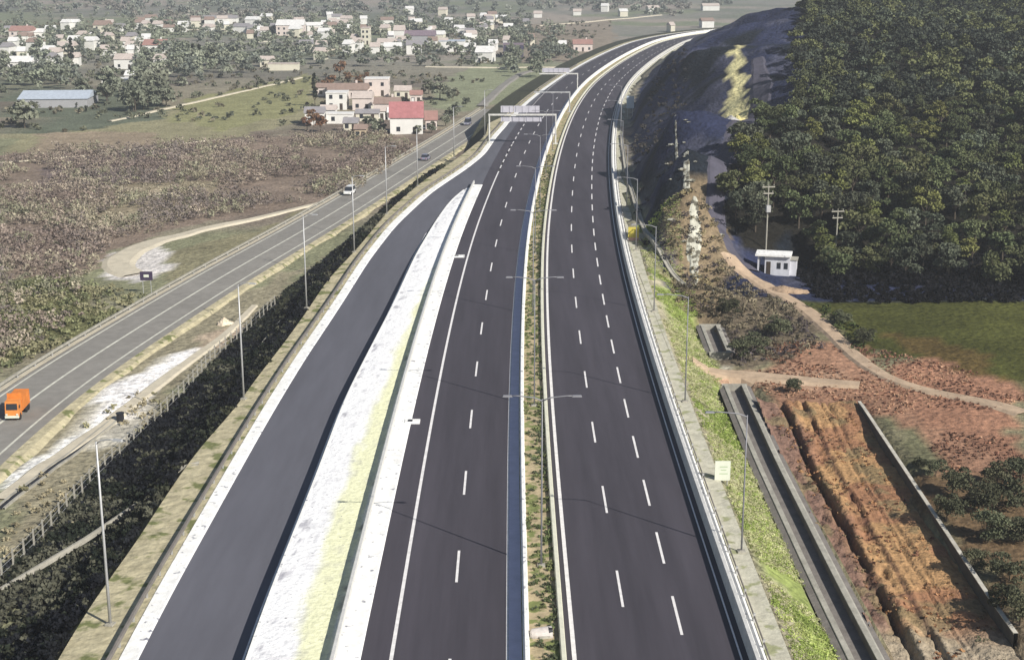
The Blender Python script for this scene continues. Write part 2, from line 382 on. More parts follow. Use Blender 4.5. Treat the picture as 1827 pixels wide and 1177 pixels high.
zone([(60, 235), (280, 235), (290, 262), (60, 275)], ZL, c(164, 148, 126), .12)
zone([(860, 115), (960, 112), (1010, 125), (935, 165), (900, 185), (800, 200), (760, 190), (800, 140)], ZL, c(152, 156, 126), .12)
zone([(0, 140), (140, 160), (280, 160), (300, 210), (120, 235), (0, 240)], ZL, c(112, 118, 100), .15)
zone([(930, 45), (1090, 35), (1100, 75), (1020, 110), (900, 112), (890, 70)], ZL, c(158, 146, 130), .12)
zone([(400, 430), (560, 372), (610, 370), (330, 500), (280, 512), (290, 460)], ZL, c(146, 140, 112), .15)
zone([(0, 720), (60, 735), (240, 620), (420, 520), (560, 470), (610, 430), (520, 520), (430, 610), (340, 700), (190, 850), (0, 1060)], ZL, c(158, 150, 126), .16)
zone([(120, 735), (320, 618), (340, 650), (260, 740), (180, 790), (80, 800)], ZL, c(206, 200, 184), .1)
zone([(186, 725), (300, 648), (318, 672), (240, 738), (195, 745)], ZL, c(246, 240, 232), .04)
zone([(350, 600), (440, 570), (430, 600), (345, 635)], ZL, c(206, 186, 162), .12)
zone2([(176, 738), (182, 700), (240, 678), (310, 636), (350, 618), (342, 644), (300, 672), (250, 716), (205, 748)], ZL, c(252, 248, 244, 1.1))
zone2([(0, 880), (0, 856), (80, 806), (150, 760), (190, 744), (200, 752), (120, 806), (50, 856)], ZL, c(246, 244, 238, 1.1))
zone2([(180, 462), (230, 442), (300, 440), (300, 478), (250, 504), (200, 496)], ZL, c(226, 220, 214))
paint(rightside & (UU < 400) & (YY < 241), c(140, 134, 106), .2); paint(rightside & (UU > 55) & (YY < 241), c(118, 108, 78), .25)
def zr(pxs, col, jit=.12, z=ZR): zone(pxs, z, col, jit)
slope_g = rightside & (UU > 14.8) & (YY < 241)
paint(slope_g & (UU < 20.6), c(150, 162, 96), .22, 5)
paint(rightside & (UU > 13.2) & (UU < 15.6 + 1.5 * fbm(XX, YY, 5, 2, 61)) & (YY < 250), c(188, 180, 152), .1)
paint(rightside & (UU > 20.4) & (UU < 22.4) & (YY < 193), c(196, 190, 170), .18)
zr([(1180, 480), (1290, 500), (1420, 560), (1500, 640), (1300, 660), (1260, 600), (1215, 560)], c(124, 112, 94), .25)
zr([(1380, 640), (1420, 610), (1520, 610), (1640, 700), (1827, 700), (1827, 860), (1700, 850), (1640, 790), (1540, 740), (1480, 760), (1340, 700)], c(166, 128, 104), .25)
zr([(1240, 655), (1530, 668), (1560, 690), (1480, 700), (1260, 690)], c(186, 152, 126), .08)
zr([(1640, 640), (1827, 700), (1827, 830), (1690, 780), (1600, 700)], c(166, 124, 100), .25)
zr([(1430, 535), (1900, 535), (1900, 705), (1640, 640), (1540, 625), (1460, 570)], c(84, 86, 42, 1.3), .2)
zr([(1560, 600), (1700, 600), (1800, 690), (1640, 645)], c(102, 86, 50), .2)
zr([(1560, 740), (1640, 790), (1700, 850), (1660, 900), (1600, 830)], c(120, 118, 90), .2)
zr([(1620, 850), (1827, 830), (1827, 1177), (1770, 1060)], c(118, 98, 74), .25)
zr([(1560, 1177), (1620, 1090), (1760, 1080), (1827, 1120), (1827, 1200)], c(150, 134, 110), .2)
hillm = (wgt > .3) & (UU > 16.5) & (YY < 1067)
paint(hillm, c(50, 56, 82), .45, 7); paint(hillm * sstep(.54, .62, fbm(XX, YY, 12, 4, 87)), c(34, 40, 48), .3, 8); paint(hillm * sstep(.60, .66, fbm(XX, YY, 9, 4, 88)), c(80, 82, 100), .3, 8)  # dark blue-grey rock paint stands in for shade on the cutting
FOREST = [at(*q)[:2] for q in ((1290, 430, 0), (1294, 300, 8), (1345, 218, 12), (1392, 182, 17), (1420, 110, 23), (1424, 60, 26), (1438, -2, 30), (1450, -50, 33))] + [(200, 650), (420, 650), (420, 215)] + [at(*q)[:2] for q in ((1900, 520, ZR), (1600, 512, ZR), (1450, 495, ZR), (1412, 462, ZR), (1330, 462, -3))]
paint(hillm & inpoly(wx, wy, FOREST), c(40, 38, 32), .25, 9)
front = P_([(1195, 430), (1262, 395), (1318, 485), (1270, 540), (1190, 500)], 0)
paint(inpoly(wx, wy, front), c(138, 122, 98), .3, 11)

spill = P_([(1309, 106)], 18) + P_([(1320, 108)], 18) + P_([(1322, 140)], 16.2) + P_([(1334, 150)], 15) + P_([(1330, 180)], 13) + P_([(1334, 205)], 11.5) + P_([(1300, 210)], 11) + P_([(1292, 180)], 13) + P_([(1300, 150)], 15)
paint(inpoly(wx2, XX * 0 + wy2, spill), c(222, 212, 158), .2, 12)
V = np.c_[XX.ravel(), YY.ravel(), ZG.ravel()]
nx_ = len(GX); ii, jj = np.meshgrid(np.arange(nx_ - 1), np.arange(len(GY) - 1)); a0 = (jj * nx_ + ii).ravel()
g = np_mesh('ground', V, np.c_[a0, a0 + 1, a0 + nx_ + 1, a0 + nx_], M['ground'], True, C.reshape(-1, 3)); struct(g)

# ------------------------------------------------------------------ paved surfaces
J = lambda n, *a: struct(ribbon(n, *a))
J('motorway', [off(-.5, z=0), off(11.75, z=0)], M['asphalt'])                       # right carriageway
J('motorway', [off(-14.5, z=0.004), off(-3.35, z=0.004)], M['asphalt'])              # left carriageway
ramp_r = lambda y: np.where(y < 280, xM(y) + .05, xO(y) + .15)
J('slip_road', [full(xN, lambda y: rampz(y) - .004, 0.0), np.r_[rows(ramp_r, lambda y: rampz(y) - .004), farrows(-14.3, -.004)]], M['asphalt2'])
M['lavender'] = mat('shadow_tint_concrete', c(226, 220, 236), .9, .10, .8, spec=.2)  # pale lavender strip added so the barrier's shadow looks lighter and bluish
J('shadow_tint_strip', [off(-4.40, z=.012), off(-3.40, z=.03)], M['lavender'])
medR = lambda y: np.full(np.shape(y), -.55)
J('median_ground', [off(-3.5, z=.05), off(-2.0, z=.16), off(-.5, z=.05)], M['median'])
# gore of white gravel between the slip road and the carriageway
yg = YS[(YS <= 288)]
gl = np.c_[xM(yg), yg, np.full(len(yg), .0)]; gr = np.c_[np.minimum(np.maximum(xO(yg) - 1.85, xM(yg) + .02), xO(yg) - .1), yg, np.full(len(yg), .02)]
base = np.c_[xM(yg) - .02, yg, rampz(yg) - .2]
mid = gl * .55 + gr * .45; mid[:, 2] = .07
yq = np.arange(62, 284, .8); tq = np.linspace(0, 1, 22); XL = xM(yq); XR = np.minimum(np.maximum(xO(yq) - 1.85, XL + .02), xO(yq) - .1)
GX_ = XL[:, None] + (XR - XL)[:, None] * tq[None, :]; GY_ = np.repeat(yq[:, None], 22, 1); dR = (XR[:, None] - GX_)
GZ_ = .02 + .10 * np.sin(np.pi * tq)[None, :] + .10 * (fbm(GX_, GY_, .9, 3, 201) - .5)
nz = fbm(GX_ * 1.6, GY_ * .35, 1.3, 4, 202); wy_ = (1.0 + 1.9 * (1 - sstep(110, 215, GY_))) * (1 - sstep(190, 235, GY_))
kq = (sstep(wy_ + .5, wy_ - .7, dR + (nz - .5) * 1.5) * sstep(0.0, .5, dR + (nz - .5) * .5) * .82)[..., None]
gc = np.zeros(GX_.shape + (3,)); gc[:] = c(252, 251, 250, 1.10); gc = gc * (1 - kq) + np.array(c(240, 240, 190, 1.16)) * kq
kd = (sstep(.62, .72, fbm(GX_, GY_ * .6, .7, 3, 203)) * (.25 + .5 * sstep(1.2, .3, GX_ - XL[:, None])))[..., None]; gc = gc * (1 - kd) + np.array(c(168, 166, 176)) * kd
kd = (sstep(.66, .72, fbm(GX_, GY_, .8, 3, 204)) * sstep(1.0, .2, dR) * .8)[..., None]; gc = gc * (1 - kd) + np.array(c(126, 122, 110)) * kd
ii, jj = np.meshgrid(np.arange(21), np.arange(len(yq) - 1)); a0 = (jj * 22 + ii).ravel()
M['gravel_a'] = mat('white_gravel_bed', (0, 0, 0), .95, .14, 2.2, bump=.10, bscale=2.6, attr=True, spots=c(150, 148, 152), spot_scale=2.6, spot_t=.66, spec=.1)
struct(np_mesh('gravel_gore', np.c_[GX_.ravel(), GY_.ravel(), GZ_.ravel()], np.c_[a0, a0 + 1, a0 + 23, a0 + 22], M['gravel_a'], True, gc.reshape(-1, 3)))
# concrete strips
yk = YS[YS <= 289]
J('concrete_shoulder', [np.c_[xO(yk) - 1.95, yk, yk * 0 + .06], np.c_[xO(yk) - 1.9, yk, yk * 0 + .10], np.c_[xO(yk) - .1, yk, yk * 0 + .10], np.c_[xO(yk), yk, yk * 0 + .0]], M['concrete'])
J('concrete_verge', [off(11.74, z=-.05), off(11.76, z=.1), off(12.9, z=.1), off(12.95, z=-.05)], M['concrete'])
J('concrete_path', [off(13.0, z=-.02), off(14.6, z=-.02), off(14.7, z=-.8)], M['path'])
sh = lambda d: (lambda y: xN(y) + d)
zk = lambda d: (lambda y: rampz(y) + d)
J('concrete_gutter', [full(sh(-1.35), zk(-.05), -1.35), full(sh(-1.3), zk(.08), -1.3), full(sh(-.1), zk(.08), -.1), full(sh(0), zk(0), 0)], M['concrete'])
xP2 = lambda y: np.minimum(xP(y), xN(y) - 2.2)
J('grass_verge', [full(xP2, zk(-.12), -3.2), full(sh(-1.3), zk(-.02), -1.3)], M['verge'])
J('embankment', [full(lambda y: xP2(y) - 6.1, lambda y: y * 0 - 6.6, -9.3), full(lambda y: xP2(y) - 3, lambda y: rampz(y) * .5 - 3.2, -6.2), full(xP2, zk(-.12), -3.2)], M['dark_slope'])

# markings
def line(name, u, w, m, z=.012, s0=None, s1=None): return J(name, [off(u - w / 2, s0, s1, z), off(u + w / 2, s0, s1, z)], m)
line('edge_marking', .02, .30, M['paint']); line('edge_marking', -12.3, .26, M['paint'], .016, None, sY(349))
line('edge_marking', -4.5, .16, M['paint'], .016); line('edge_marking', 11.25, .13, M['paint'])
line('edge_marking', -13.9, .14, M['paint'], .016, sY(409))
def dashes(name, u, s_end, period, ln, w, smax, z=.012):
    mb = MB(); s = s_end - 5 * period
    while s < smax:
        for q in (0,):
            a = pt(s - ln, u - w / 2, z); b = pt(s - ln, u + w / 2, z); cc = pt(s, u + w / 2, z); d = pt(s, u - w / 2, z); mb.add([a, b, cc, d], [(0, 1, 2, 3)])
        s += period
    struct(mb.build(name, M['paint']))
dashes('lane_marking', 3.88, sY(101.9), 17.95, 6.3, .19, sY(797)); dashes('lane_marking', 7.65, sY(97.4), 12.0, 6.2, .20, sY(797))
dashes('lane_marking', -8.35, sY(105.7), 17.95, 5.9, .20, sY(797), .016)
dashes('lane_marking', -12.3, sY(355), 9, 4.5, .24, sY(409), .016)
mb = MB(); ym = YS[YS < 241]
struct(ribbon('edge_marking', [np.c_[xM(ym) - .95, ym, rampz(ym) + .012], np.c_[xM(ym) - .80, ym, rampz(ym) + .012]], M['paint']))

# ------------------------------------------------------------------ barriers
def resample(P, step):
    d = np.r_[0, np.cumsum(np.linalg.norm(np.diff(P, axis=0), axis=1))]; s = np.arange(0, d[-1], step)
    return np.c_[[np.interp(s, d, P[:, k]) for k in range(3)]].T
def profile(P, prof):
    "sweep a closed profile [(side, up)] along P"
    P = np.asarray(P); t = np.gradient(P[:, :2], axis=0); t /= np.linalg.norm(t, axis=1)[:, None] + 1e-9; n = np.c_[t[:, 1], -t[:, 0]]
    V = []
    for a, b in prof: V.append(np.c_[P[:, 0] + n[:, 0] * a, P[:, 1] + n[:, 1] * a, P[:, 2] + b])
    n_ = len(P); k = len(prof); V = np.concatenate(V); i = np.arange(n_ - 1); F = []
    for j in range(k):
        q = (j + 1) % k; F.append(np.c_[j * n_ + i, q * n_ + i, q * n_ + i + 1, j * n_ + i + 1])
    return V, np.concatenate(F)
post_me = MB().box(0, 0, -.1, .14, .10, .82).build('tmp', M['steel']); pm = post_me.data; bpy.data.objects.remove(post_me)
def guard_rail(P, label, rail_mat, side=1, ymax=360, group=None, hgt=.78, deep=.12, rh=.32, step=4.0, zmin=None):
    r = empty('guard_rail', tuple(P[0])); tag(r, label, 'guard rail', group); o = Vector(P[0])
    V, F = profile(P - np.array(P[0]), [(-deep * .5, hgt - rh), (-deep, hgt - rh * .75), (-deep * .3, hgt - rh * .5), (-deep, hgt - rh * .25), (-deep * .5, hgt), (deep, hgt), (deep, hgt - rh)])
    np_mesh('rail', V, F, rail_mat, parent=r)
    Q = resample(P, step); n = 0
    for q in Q:
        if q[1] < 70 or q[1] > ymax or n >= 95: continue
        p = obj('post', pm, r); p.location = Vector(q) - o; n += 1
    return r
def jersey(P, label, m, w=.5, top=.18, hgt=.85, name='concrete_barrier'):
    V, F = profile(P, [(-w / 2, 0), (-w / 2, .1), (-top / 2 - .06, .35), (-top / 2, hgt), (top / 2, hgt), (top / 2 + .06, .35), (w / 2, .1), (w / 2, 0)])
    return tag(np_mesh(name, V, F, m), label, 'barrier')
jersey(off(-3.2, z=0), 'white concrete barrier on the left edge of the planted median strip', M['concrete'], .46, .22, 1.2)
jersey(off(-.72, z=0), 'cream concrete barrier on the right edge of the planted median strip', M['rail_y'], .42, .26, .5)
jersey(off(12.0, z=0), 'long white concrete barrier along the right edge of the three lane carriageway', M['rail'], .5, .26, 1.05)
guard_rail(off(12.98, z=-.02), 'thin dark steel rail behind the white barrier on the right edge', M['concrete_m'], ymax=330, hgt=.55, deep=.04, rh=.16)
guard_rail(np.c_[xO(yk) - 1.75, yk, yk * 0 + .1], 'white guard rail between the white gravel and the left carriageway', M['rail'], hgt=.85, deep=.15, rh=.55)
guard_rail(full(sh(-1.75), zk(-.05), -1.75)[:320], 'grey guard rail on the outer left edge of the slip road', M['concrete_m'], ymax=390, hgt=.8, step=4)
# retaining wall of the gore
yw = YS[YS < 283]
V, F = profile(np.c_[xM(yw) - .12, yw, rampz(yw) - .3], [(-.12, 0), (-.12, 1), (.12, 1), (.12, 0)])
n_ = len(yw); V[n_:3 * n_, 2] = np.r_[yw * 0 + .05, yw * 0 + .05]
tag(np_mesh('retaining_wall', V, F, M['concrete']), 'low concrete retaining wall between the white gravel and the sunken slip road', 'wall')

# gutter on the right, at the foot of the cutting
gut = [at(1228, 524, -3.6)[:2], at(1187, 491, -2.2)[:2], at(1157, 443, -.8)[:2], at(1137, 377, .1)[:2], at(1124, 331, .1)[:2], at(1116, 300, .1)[:2], at(1108, 240, .1)[:2]]
G = smooth_xy(gut, 2, 3); gzz = H(G[:, 0], G[:, 1]); gzz = np.array([max(H(G[i, 0] + a, G[i, 1])[0] for a in (-.5, 0, .5)) for i in range(len(G))]); gzz = np.array([gzz[max(0, i - 2):i + 3].mean() for i in range(len(gzz))]) + .2
V, F = profile(np.c_[G, gzz], [(-.38, .12), (-.28, .14), (-.12, .0), (.12, 0), (.28, .14), (.38, .12), (.36, -.6), (-.36, -.6)])
tag(np_mesh('drainage_channel', V, F, M['concrete_d']), 'pale concrete drainage channel at the foot of the shaded cutting', 'channel')

# ------------------------------------------------------------------ street lamps
def lamp(h, arms, k=.62, lm=None):
    lm = lm or M['lamp']
    r = empty('street_lamp')
    MB().tube([(0, 0, 0), (0, 0, h * .5), (0, 0, h)], [.13 * k, .10 * k, .07 * k], 8).build('pole', lm, r, True)
    MB().box(0, 0, 0, .6, .6, .16).box(0, 0, .16, .34, .34, .05).build('base', M['concrete_d'], r)
    for sx, L in arms:
        MB().tube([(0, 0, h - .15), (sx * L * .25, 0, h + .1), (sx * L * .8, 0, h + .25), (sx * L, 0, h + .25)], [.06, .05, .045, .045], 6).build('arm', lm, r, True)
        MB().box(sx * (L + .3), 0, h + .18, .75, .26, .12, taper=.8).build('lamp_head', lm, r)
    return r
L2 = lamp(13.5, ((-1, 2.3), (1, 2.3)))
names = ['nearest', 'second', 'third', 'fourth', 'fifth', 'sixth', 'seventh']
for i, d in enumerate(yo(v) for v in (58, 84.7, 110.5, 136, 162, 188, 214)):
    o = L2 if i == 0 else copy_tree(L2); p = pt(sY(d), -1.9, .1); o.location = p; o.rotation_euler[2] = head(sY(d)) - math.pi / 2
    tag(o, 'double armed steel lamp in the planted median, %s from the bottom of the photo' % names[i], 'street lamp', 'double armed lamps along the median')
L1 = lamp(11.4, ((-1, 2.6),))
for i, d in enumerate(yo(v) for v in (60, 86, 112, 138.5, 165, 191, 217, 243)):
    o = L1 if i == 0 else copy_tree(L1); p = pt(sY(d), 14.0, -.05); o.location = p; o.rotation_euler[2] = head(sY(d)) - math.pi / 2
    tag(o, 'single armed lamp on the verge right of the three lane carriageway, %s from the bottom' % (names + ['eighth'])[i], 'street lamp', 'single armed lamps right of the motorway')
L3 = lamp(12.8, ((1, 1.4),), .95, M['steel'])
for i, (px, py, k) in enumerate(((197, 1115, 1.1), (435, 712, 1), (547, 550, 1), (632, 450, .95), (690, 382, .95), (745, 332, .9), (865, 243, .9), (810, 282, .9))):
    z = float(rampz(at(px, py, 0)[1])); o = L3 if i == 0 else copy_tree(L3); o.location = at(px, py, z - .1); o.scale = (1, 1, k); o.rotation_euler[2] = R(-15)
    tag(o, ('slender lamp post left of the slip road, ' + ('nearest the bottom', 'second up', 'third up', 'fourth up', 'fifth up', 'sixth up', 'beside the far gantry', 'just before the far gantry')[i]), 'street lamp', 'lamps left of the slip road')

# ------------------------------------------------------------------ gantries and signs
M['sign_back'] = mat('sign_back_grey', c(206, 204, 214), .6, .08, 1); M['sign_white'] = mat('sign_white', c(236, 240, 222), .6, .05, 1)
M['sign_green'] = mat('faded_green_print', c(196, 214, 178), .6, .1, 1); M['sign_blue'] = mat('pale_blue_sign', c(205, 220, 232), .6, .05, 1)
def gantry(x0, x1, y, z0, h, panels, label, legs=(True, True), mt=M['rail']):
    cx_ = (x0 + x1) / 2; r = empty('sign_gantry', (cx_, y, z0)); tag(r, label, 'gantry')
    for k, x in enumerate((x0, x1)):
        if legs[k]: MB().tube([(x - cx_, 0, 0), (x - cx_, 0, h + .2)], .2, 8).box(x - cx_, 0, -.1, 1.2, 1.2, .4).build('post', mt, r)
    MB().box(0, 0, h, x1 - x0 + .4, .35, .40).build('beam', mt, r)
    for (xa, xb, za, zb) in panels:
        p = MB().box((xa + xb) / 2 - cx_, .35, za, xb - xa, .12, zb - za)
        for q in np.arange(xa + .6, xb, 1.6): p.box(q - cx_, .24, za + .1, .12, .1, zb - za - .2)
        p.build('sign_panel', M['sign_back'], r)
ya = 350
gantry(-4.8, 11.3, ya, 0, 7.0, [(-2.0, 1.0, 7.7, 9.3), (1.1, 7.4, 7.7, 9.3), (-2.0, .2, 5.5, 6.8), (.35, 3.6, 5.5, 6.8), (3.7, 7.9, 5.5, 6.8)], 'pale steel gantry with grey sign backs spanning the left carriageway, nearest gantry')
gantry(7.5, 17.6, 421, 0, 5.6, [], 'thin grey cantilever gantry behind the first sign gantry', (False, True), M['steel'])
gantry(10.2, 22.6, 480, 0, 6.0, [(11, 20, 6.6, 8.0)], 'farthest pale gantry with one long panel over the bend of the motorway', (False, True), M['rail'])
def sign(x, y, z, w, h, clear, label, face, rz=0, cat='sign', legs=2, name='road_sign', extra=None):
    r = empty(name, (x, y, z), rz); tag(r, label, cat)
    for sx in ((-.32, .32) if legs == 2 else (0,)): MB().tube([(sx * w, .06, -.2), (sx * w, .06, clear + h * .9)], .05, 6).build('post', M['steel'], r)
    MB().box(0, 0, clear, w, .06, h).build('sign_panel', face, r)
    if extra: extra(r)
    return r
def print_(r):
    m = MB()
    for zz, wdt in ((1.5, .7), (1.2, .5), (.85, .75)): m.box(.08, -.036, zz, wdt, .006, .10)
    m.build('faded_print', M['sign_green'], r)
p = at(1288, 872, -.9); sign(p[0], p[1], h1(p[0], p[1]) if h1(p[0], p[1]) > -2 else -.9, 1.38, 1.85, .25, 'white rectangular sign board with faint green print on the grass slope', M['sign_white'], extra=print_)
p = at(1124, 214, 0); sign(p[0], p[1], 0, 2.1, 3.4, 3.2, 'pale blue upright sign panel at the foot of the shaded cutting', M['sign_blue'])
M['yellow'] = mat('yellow_sign', c(222, 204, 92), .7, .12, 3); M['pinkish'] = mat('faded_red_strip', c(222, 176, 160), .7, .1, 3)
def strip(r): MB().box(0, -.04, .25, 1.7, .05, .5).build('lower_strip', M['pinkish'], r)
p = at(1130, 432, -.3); sign(p[0], p[1], -.3, 1.75, 1.75, .75, 'yellow roadworks board with faded red lower strip beside the right guard rail', M['yellow'], extra=strip)
M['orange'] = mat('orange_sheet', c(236, 140, 62), .7, .18, 1.2, bump=.05, bscale=3); M['orange_d'] = mat('brown_patch', c(140, 76, 24), .8, .1, 2)
M['navy'] = mat('navy_sign', c(74, 62, 86), .6, .08, 2)
p = at(263, 524, ZL); sign(p[0], p[1], h1(p[0], p[1]), 1.95, 1.4, 2.1, 'dark purple information sign on two posts by the gravel lay-by', M['navy'], extra=lambda r: MB().box(0, -.045, 2.6, .8, .03, .42).build('white_symbol', M['sign_white'], r))

# ------------------------------------------------------------------ small concrete things
def slab(px, py, w, d, label, z=0.0, h=.18, rz=0.0, mt=None, name='concrete_slab', cat='slab'):
    p = at(px, py, z); r = empty(name, p, rz); tag(r, label, cat)
    MB().box(0, 0, 0, w, d, h).build('slab', mt or M['concrete'], r); MB().box(-.15 * w, 0, h, w * .3, d * .5, .04).build('grate', M['dark_metal'], r)
slab(736, 753, 1.5, 1.1, 'small white concrete drain inlet jutting onto the asphalt, the nearer of two', 0)
slab(818, 458, 1.9, 1.3, 'small white concrete drain inlet jutting onto the asphalt, the farther of two', 0)
# dome-like pipe mouth in the median
p = at(966, 1133, .1); r = empty('pipe_mouth', (p[0], p[1], .1), R(8)); tag(r, 'rounded white concrete pipe mouth with dark opening in the median near the bottom', 'pipe mouth')
mb = MB(); nn = 14
for k in range(2):
    pass
rings = []
for xx, rr in ((-.95, .30), (-.8, .5), (-.2, .56), (.5, .6), (.85, .62)):
    rings.append([(xx, math.cos(a) * rr * 1.05, max(math.sin(a) * rr * 1.25, -.05)) for a in np.linspace(0, 2 * math.pi, nn, endpoint=False)])
vs = [v for q in rings for v in q]; fs = [(i * nn + k, i * nn + (k + 1) % nn, (i + 1) * nn + (k + 1) % nn, (i + 1) * nn + k) for i in range(4) for k in range(nn)] + [tuple(range(nn))]
mb.add(vs, fs); mb.build('hood', mat('hood_concrete', c(214, 206, 200), .9, .2, 2, bump=.03, bscale=5), r, True); r.scale = (.85, .85, .85)
MB().tube([(.55, -.1, .33), (.87, -.1, .33)], .42, 14).build('dark_opening', M['dark_metal'], r)
MB().box(.15, -.5, .0, .9, .5, .22, R(10)).build('apron', M['concrete_d'], r)
# flumes on the embankment
def flume(pts, label, w=.42):
    P = np.array([at(*q) for q in pts]); P = resample(P, 1.0)
    V, F = profile(P, [(-w, .2), (-w + .12, .2), (-.12, .02), (.12, .02), (w - .12, .2), (w, .2), (w, -.3), (-w, -.3)])
    tag(np_mesh('drainage_flume', V, F, M['concrete_d']), label, 'flume')
flume([(0, 1052, -5.6), (155, 960, -4.9), (300, 862, -2.2)], 'thin grey concrete flume crossing the dark embankment near the bottom left corner', .10)
flume([(438, 656, -4.2), (472, 610, -4.0), (503, 572, -3.9)], 'short pale concrete flume on the dark embankment beside the second lamp post', .2)
flume([(355, 828, -1.4), (318, 838, -1.9)], 'stub of concrete flume at the top of the embankment verge', .4)
# long channel beside the gravel strip
chan = [(0, 908), (60, 862), (120, 815), (170, 775), (216, 738)]
P = smooth_xy([at(a, b, ZL)[:2] for a, b in chan], 1.5, 2); zz = H(P[:, 0], P[:, 1]).max() * 0 + H(P[:, 0], P[:, 1]) + .1
V, F = profile(np.c_[P, zz], [(-.5, .12), (-.28, .12), (-.28, -.0), (.28, .0), (.28, .12), (.5, .12), (.5, -.4), (-.5, -.4)])
r = empty('open_drain', (0, 0, 0)); tag(r, 'long open concrete drain with dark bed left of the embankment', 'drain'); np_mesh('channel_wall', V, F, M['concrete_d'], parent=r)
V, F = profile(np.c_[P, zz], [(-.27, .03), (.27, .03), (.27, -.02), (-.27, -.02)]); np_mesh('drain_bed', V, F, M['dark_metal'], parent=r)
p = at(214, 736, ZL + .9); r = empty('manhole_shaft', (p[0], p[1], h1(p[0], p[1]))); tag(r, 'small black manhole shaft at the end of the open drain', 'manhole')
MB().tube([(0, 0, 0), (0, 0, 1.0)], [.45, .42], 12).build('shaft', M['dark_metal'], r); MB().tube([(0, 0, 1.0), (0, 0, 1.08)], .5, 12).build('lid', M['dark_metal'], r)

# ------------------------------------------------------------------ old road on the plain (left)
oldc = [(-150, 890), (58, 705), (187, 628.5), (400, 494.6), (543, 415.6), (642, 354.5), (755, 283), (815, 246), (862, 214), (888, 196)]
OC = smooth_xy([at(a, b, ZL)[:2] for a, b in oldc], 3, 6)
Tt = np.gradient(OC, axis=0); Tt /= np.linalg.norm(Tt, axis=1)[:, None]; Nn = np.c_[Tt[:, 1], -Tt[:, 0]]
def oo(u, z): 
    P = OC + Nn * u; return np.c_[P, np.full(len(P), ZL + .42 + z)]
J('old_road', [oo(-5.1, -1.0), oo(-4.9, 0), oo(0, .06), oo(5.2, 0), oo(5.4, -1.0)], M['old_asphalt'])
for u in (-4.2, 3.9): J('edge_marking', [oo(u - .14, .035), oo(u + .14, .035)], M['old_paint'])
J('centre_marking', [oo(-.16, .075), oo(.16, .075)], M['old_paint'])
guard_rail(oo(-5.6, -.1), 'grey guard rail on the far side of the old road', M['concrete_d'], ymax=380, hgt=.75, step=5)
J('road_shoulder', [oo(-7.0, -.7), oo(-6.2, -.12), oo(-5.0, -.02)], M['track'])
J('road_shoulder', [oo(5.1, -.02), oo(6.3, -.12), oo(7.1, -.7)], M['verge'])
def drape(name, pts, w, m, z=ZL, lift=.12, step=2.0, wj=.3, n=5):
    P = smooth_xy([at(a, b, z)[:2] if b is not None else a for a, b in pts], step, 2); t = np.gradient(P, axis=0); t /= np.linalg.norm(t, axis=1)[:, None]; q = np.c_[t[:, 1], -t[:, 0]]
    ww = np.interp(np.linspace(0, 1, len(P)), np.linspace(0, 1, len(w)), w) if isinstance(w, (list, tuple)) else np.full(len(P), float(w))
    ww = ww * (1 + wj * (fbm(P[:, 0], P[:, 1], 5, 3, 55) - .5)); Ls = []
    for k in np.linspace(-.5, .5, n):
        Q = P + q * (k * ww)[:, None]; Ls.append(np.c_[Q, H(Q[:, 0], Q[:, 1]) + lift * (1 if abs(k) < .49 else -1.0)])
    return J(name, Ls, m)
drape('dirt_track', [(600, 356), (560, 366), (450, 392), (350, 414), (250, 440), (205, 468), (215, 487), (255, 492)], [2.5, 2.5, 3.2, 4.2, 7, 7.5, 6.5], M['track'], lift=.3)
drape('dirt_track', [(0, 893), (100, 815), (190, 755), (300, 672), (400, 600), (455, 545)], [2.8, 2.8, 2.6, 2.4, 2, 1.5], M['track'], lift=.2)
drape('field_path', [(195, 217), (330, 186), (450, 160), (540, 138)], 2.4, M['track'], lift=.3, step=6)
drape('field_path', [(0, 292), (150, 280), (280, 262), (420, 246)], 1.5, M['track'], lift=.25, step=6)
drape('field_path', [(210, 348), (300, 347), (325, 346)], 1.8, M['track'], lift=.3)
drape('far_road', [(960, 47), (1000, 44), (1080, 37), (1180, 28)], 5, M['track'], lift=.5, step=12)
drape('far_road', [(560, 93), (640, 84), (720, 82), (780, 76), (880, 70)], 4, M['track'], lift=.5, step=10)
drape('far_road', [(230, 54), (330, 54), (440, 52), (560, 52), (620, 46)], 4, M['track'], lift=.5, step=12)
drape('side_road', [(858, 190), (890, 160), (930, 130), (985, 122)], 5, M['old_asphalt'], lift=.4, step=5)
drape('side_road', [(760, 120), (860, 122), (950, 121), (1020, 120)], 4, M['track'], lift=.4, step=8)
# right: dirt roads
drape('dirt_road', [(1300, 495), (1370, 520), (1440, 556), (1490, 600), (1535, 645), (1580, 678), (1640, 697), (1760, 715), (1840, 745)], [4.2, 4.0, 3.6, 3.2, 3, 3, 4], M['dirt'], z=ZR, lift=.22)
drape('dirt_road', [(1235, 668), (1290, 668), (1400, 676), (1480, 684), (1560, 690)], [4.6, 5.0, 4.6, 4, 3.5], M['dirt'], z=ZR, lift=.3, wj=.1)
hp = [at(1345, 490, -3.2)[:2], at(1310, 470, -2)[:2], at(1278, 400, 3)[:2], at(1276, 340, 5.5)[:2], at(1292, 290, 7.5)[:2], at(1338, 225, 10.5)[:2], at(1362, 165, 15)[:2], at(1352, 100, 21)[:2]]
M['rubble'] = mat('pale_rubble', c(206, 204, 188), .95, .3, .8, bump=.4, bscale=1.0, spots=c(110, 106, 92), spot_scale=.7, spot_t=.5)
cr_ = [at(*q)[:2] for q in ((1203, 188, 15.2), (1212, 215, 14.8), (1224, 250, 14), (1240, 300, 12.5), (1245, 350, 10.5), (1240, 400, 8))]
drape('rubble_edge', [(q, None) for q in cr_], [.3, .6, 1.0, 1.6, 2.0, .8], M['rubble'], lift=.12, wj=1.8)
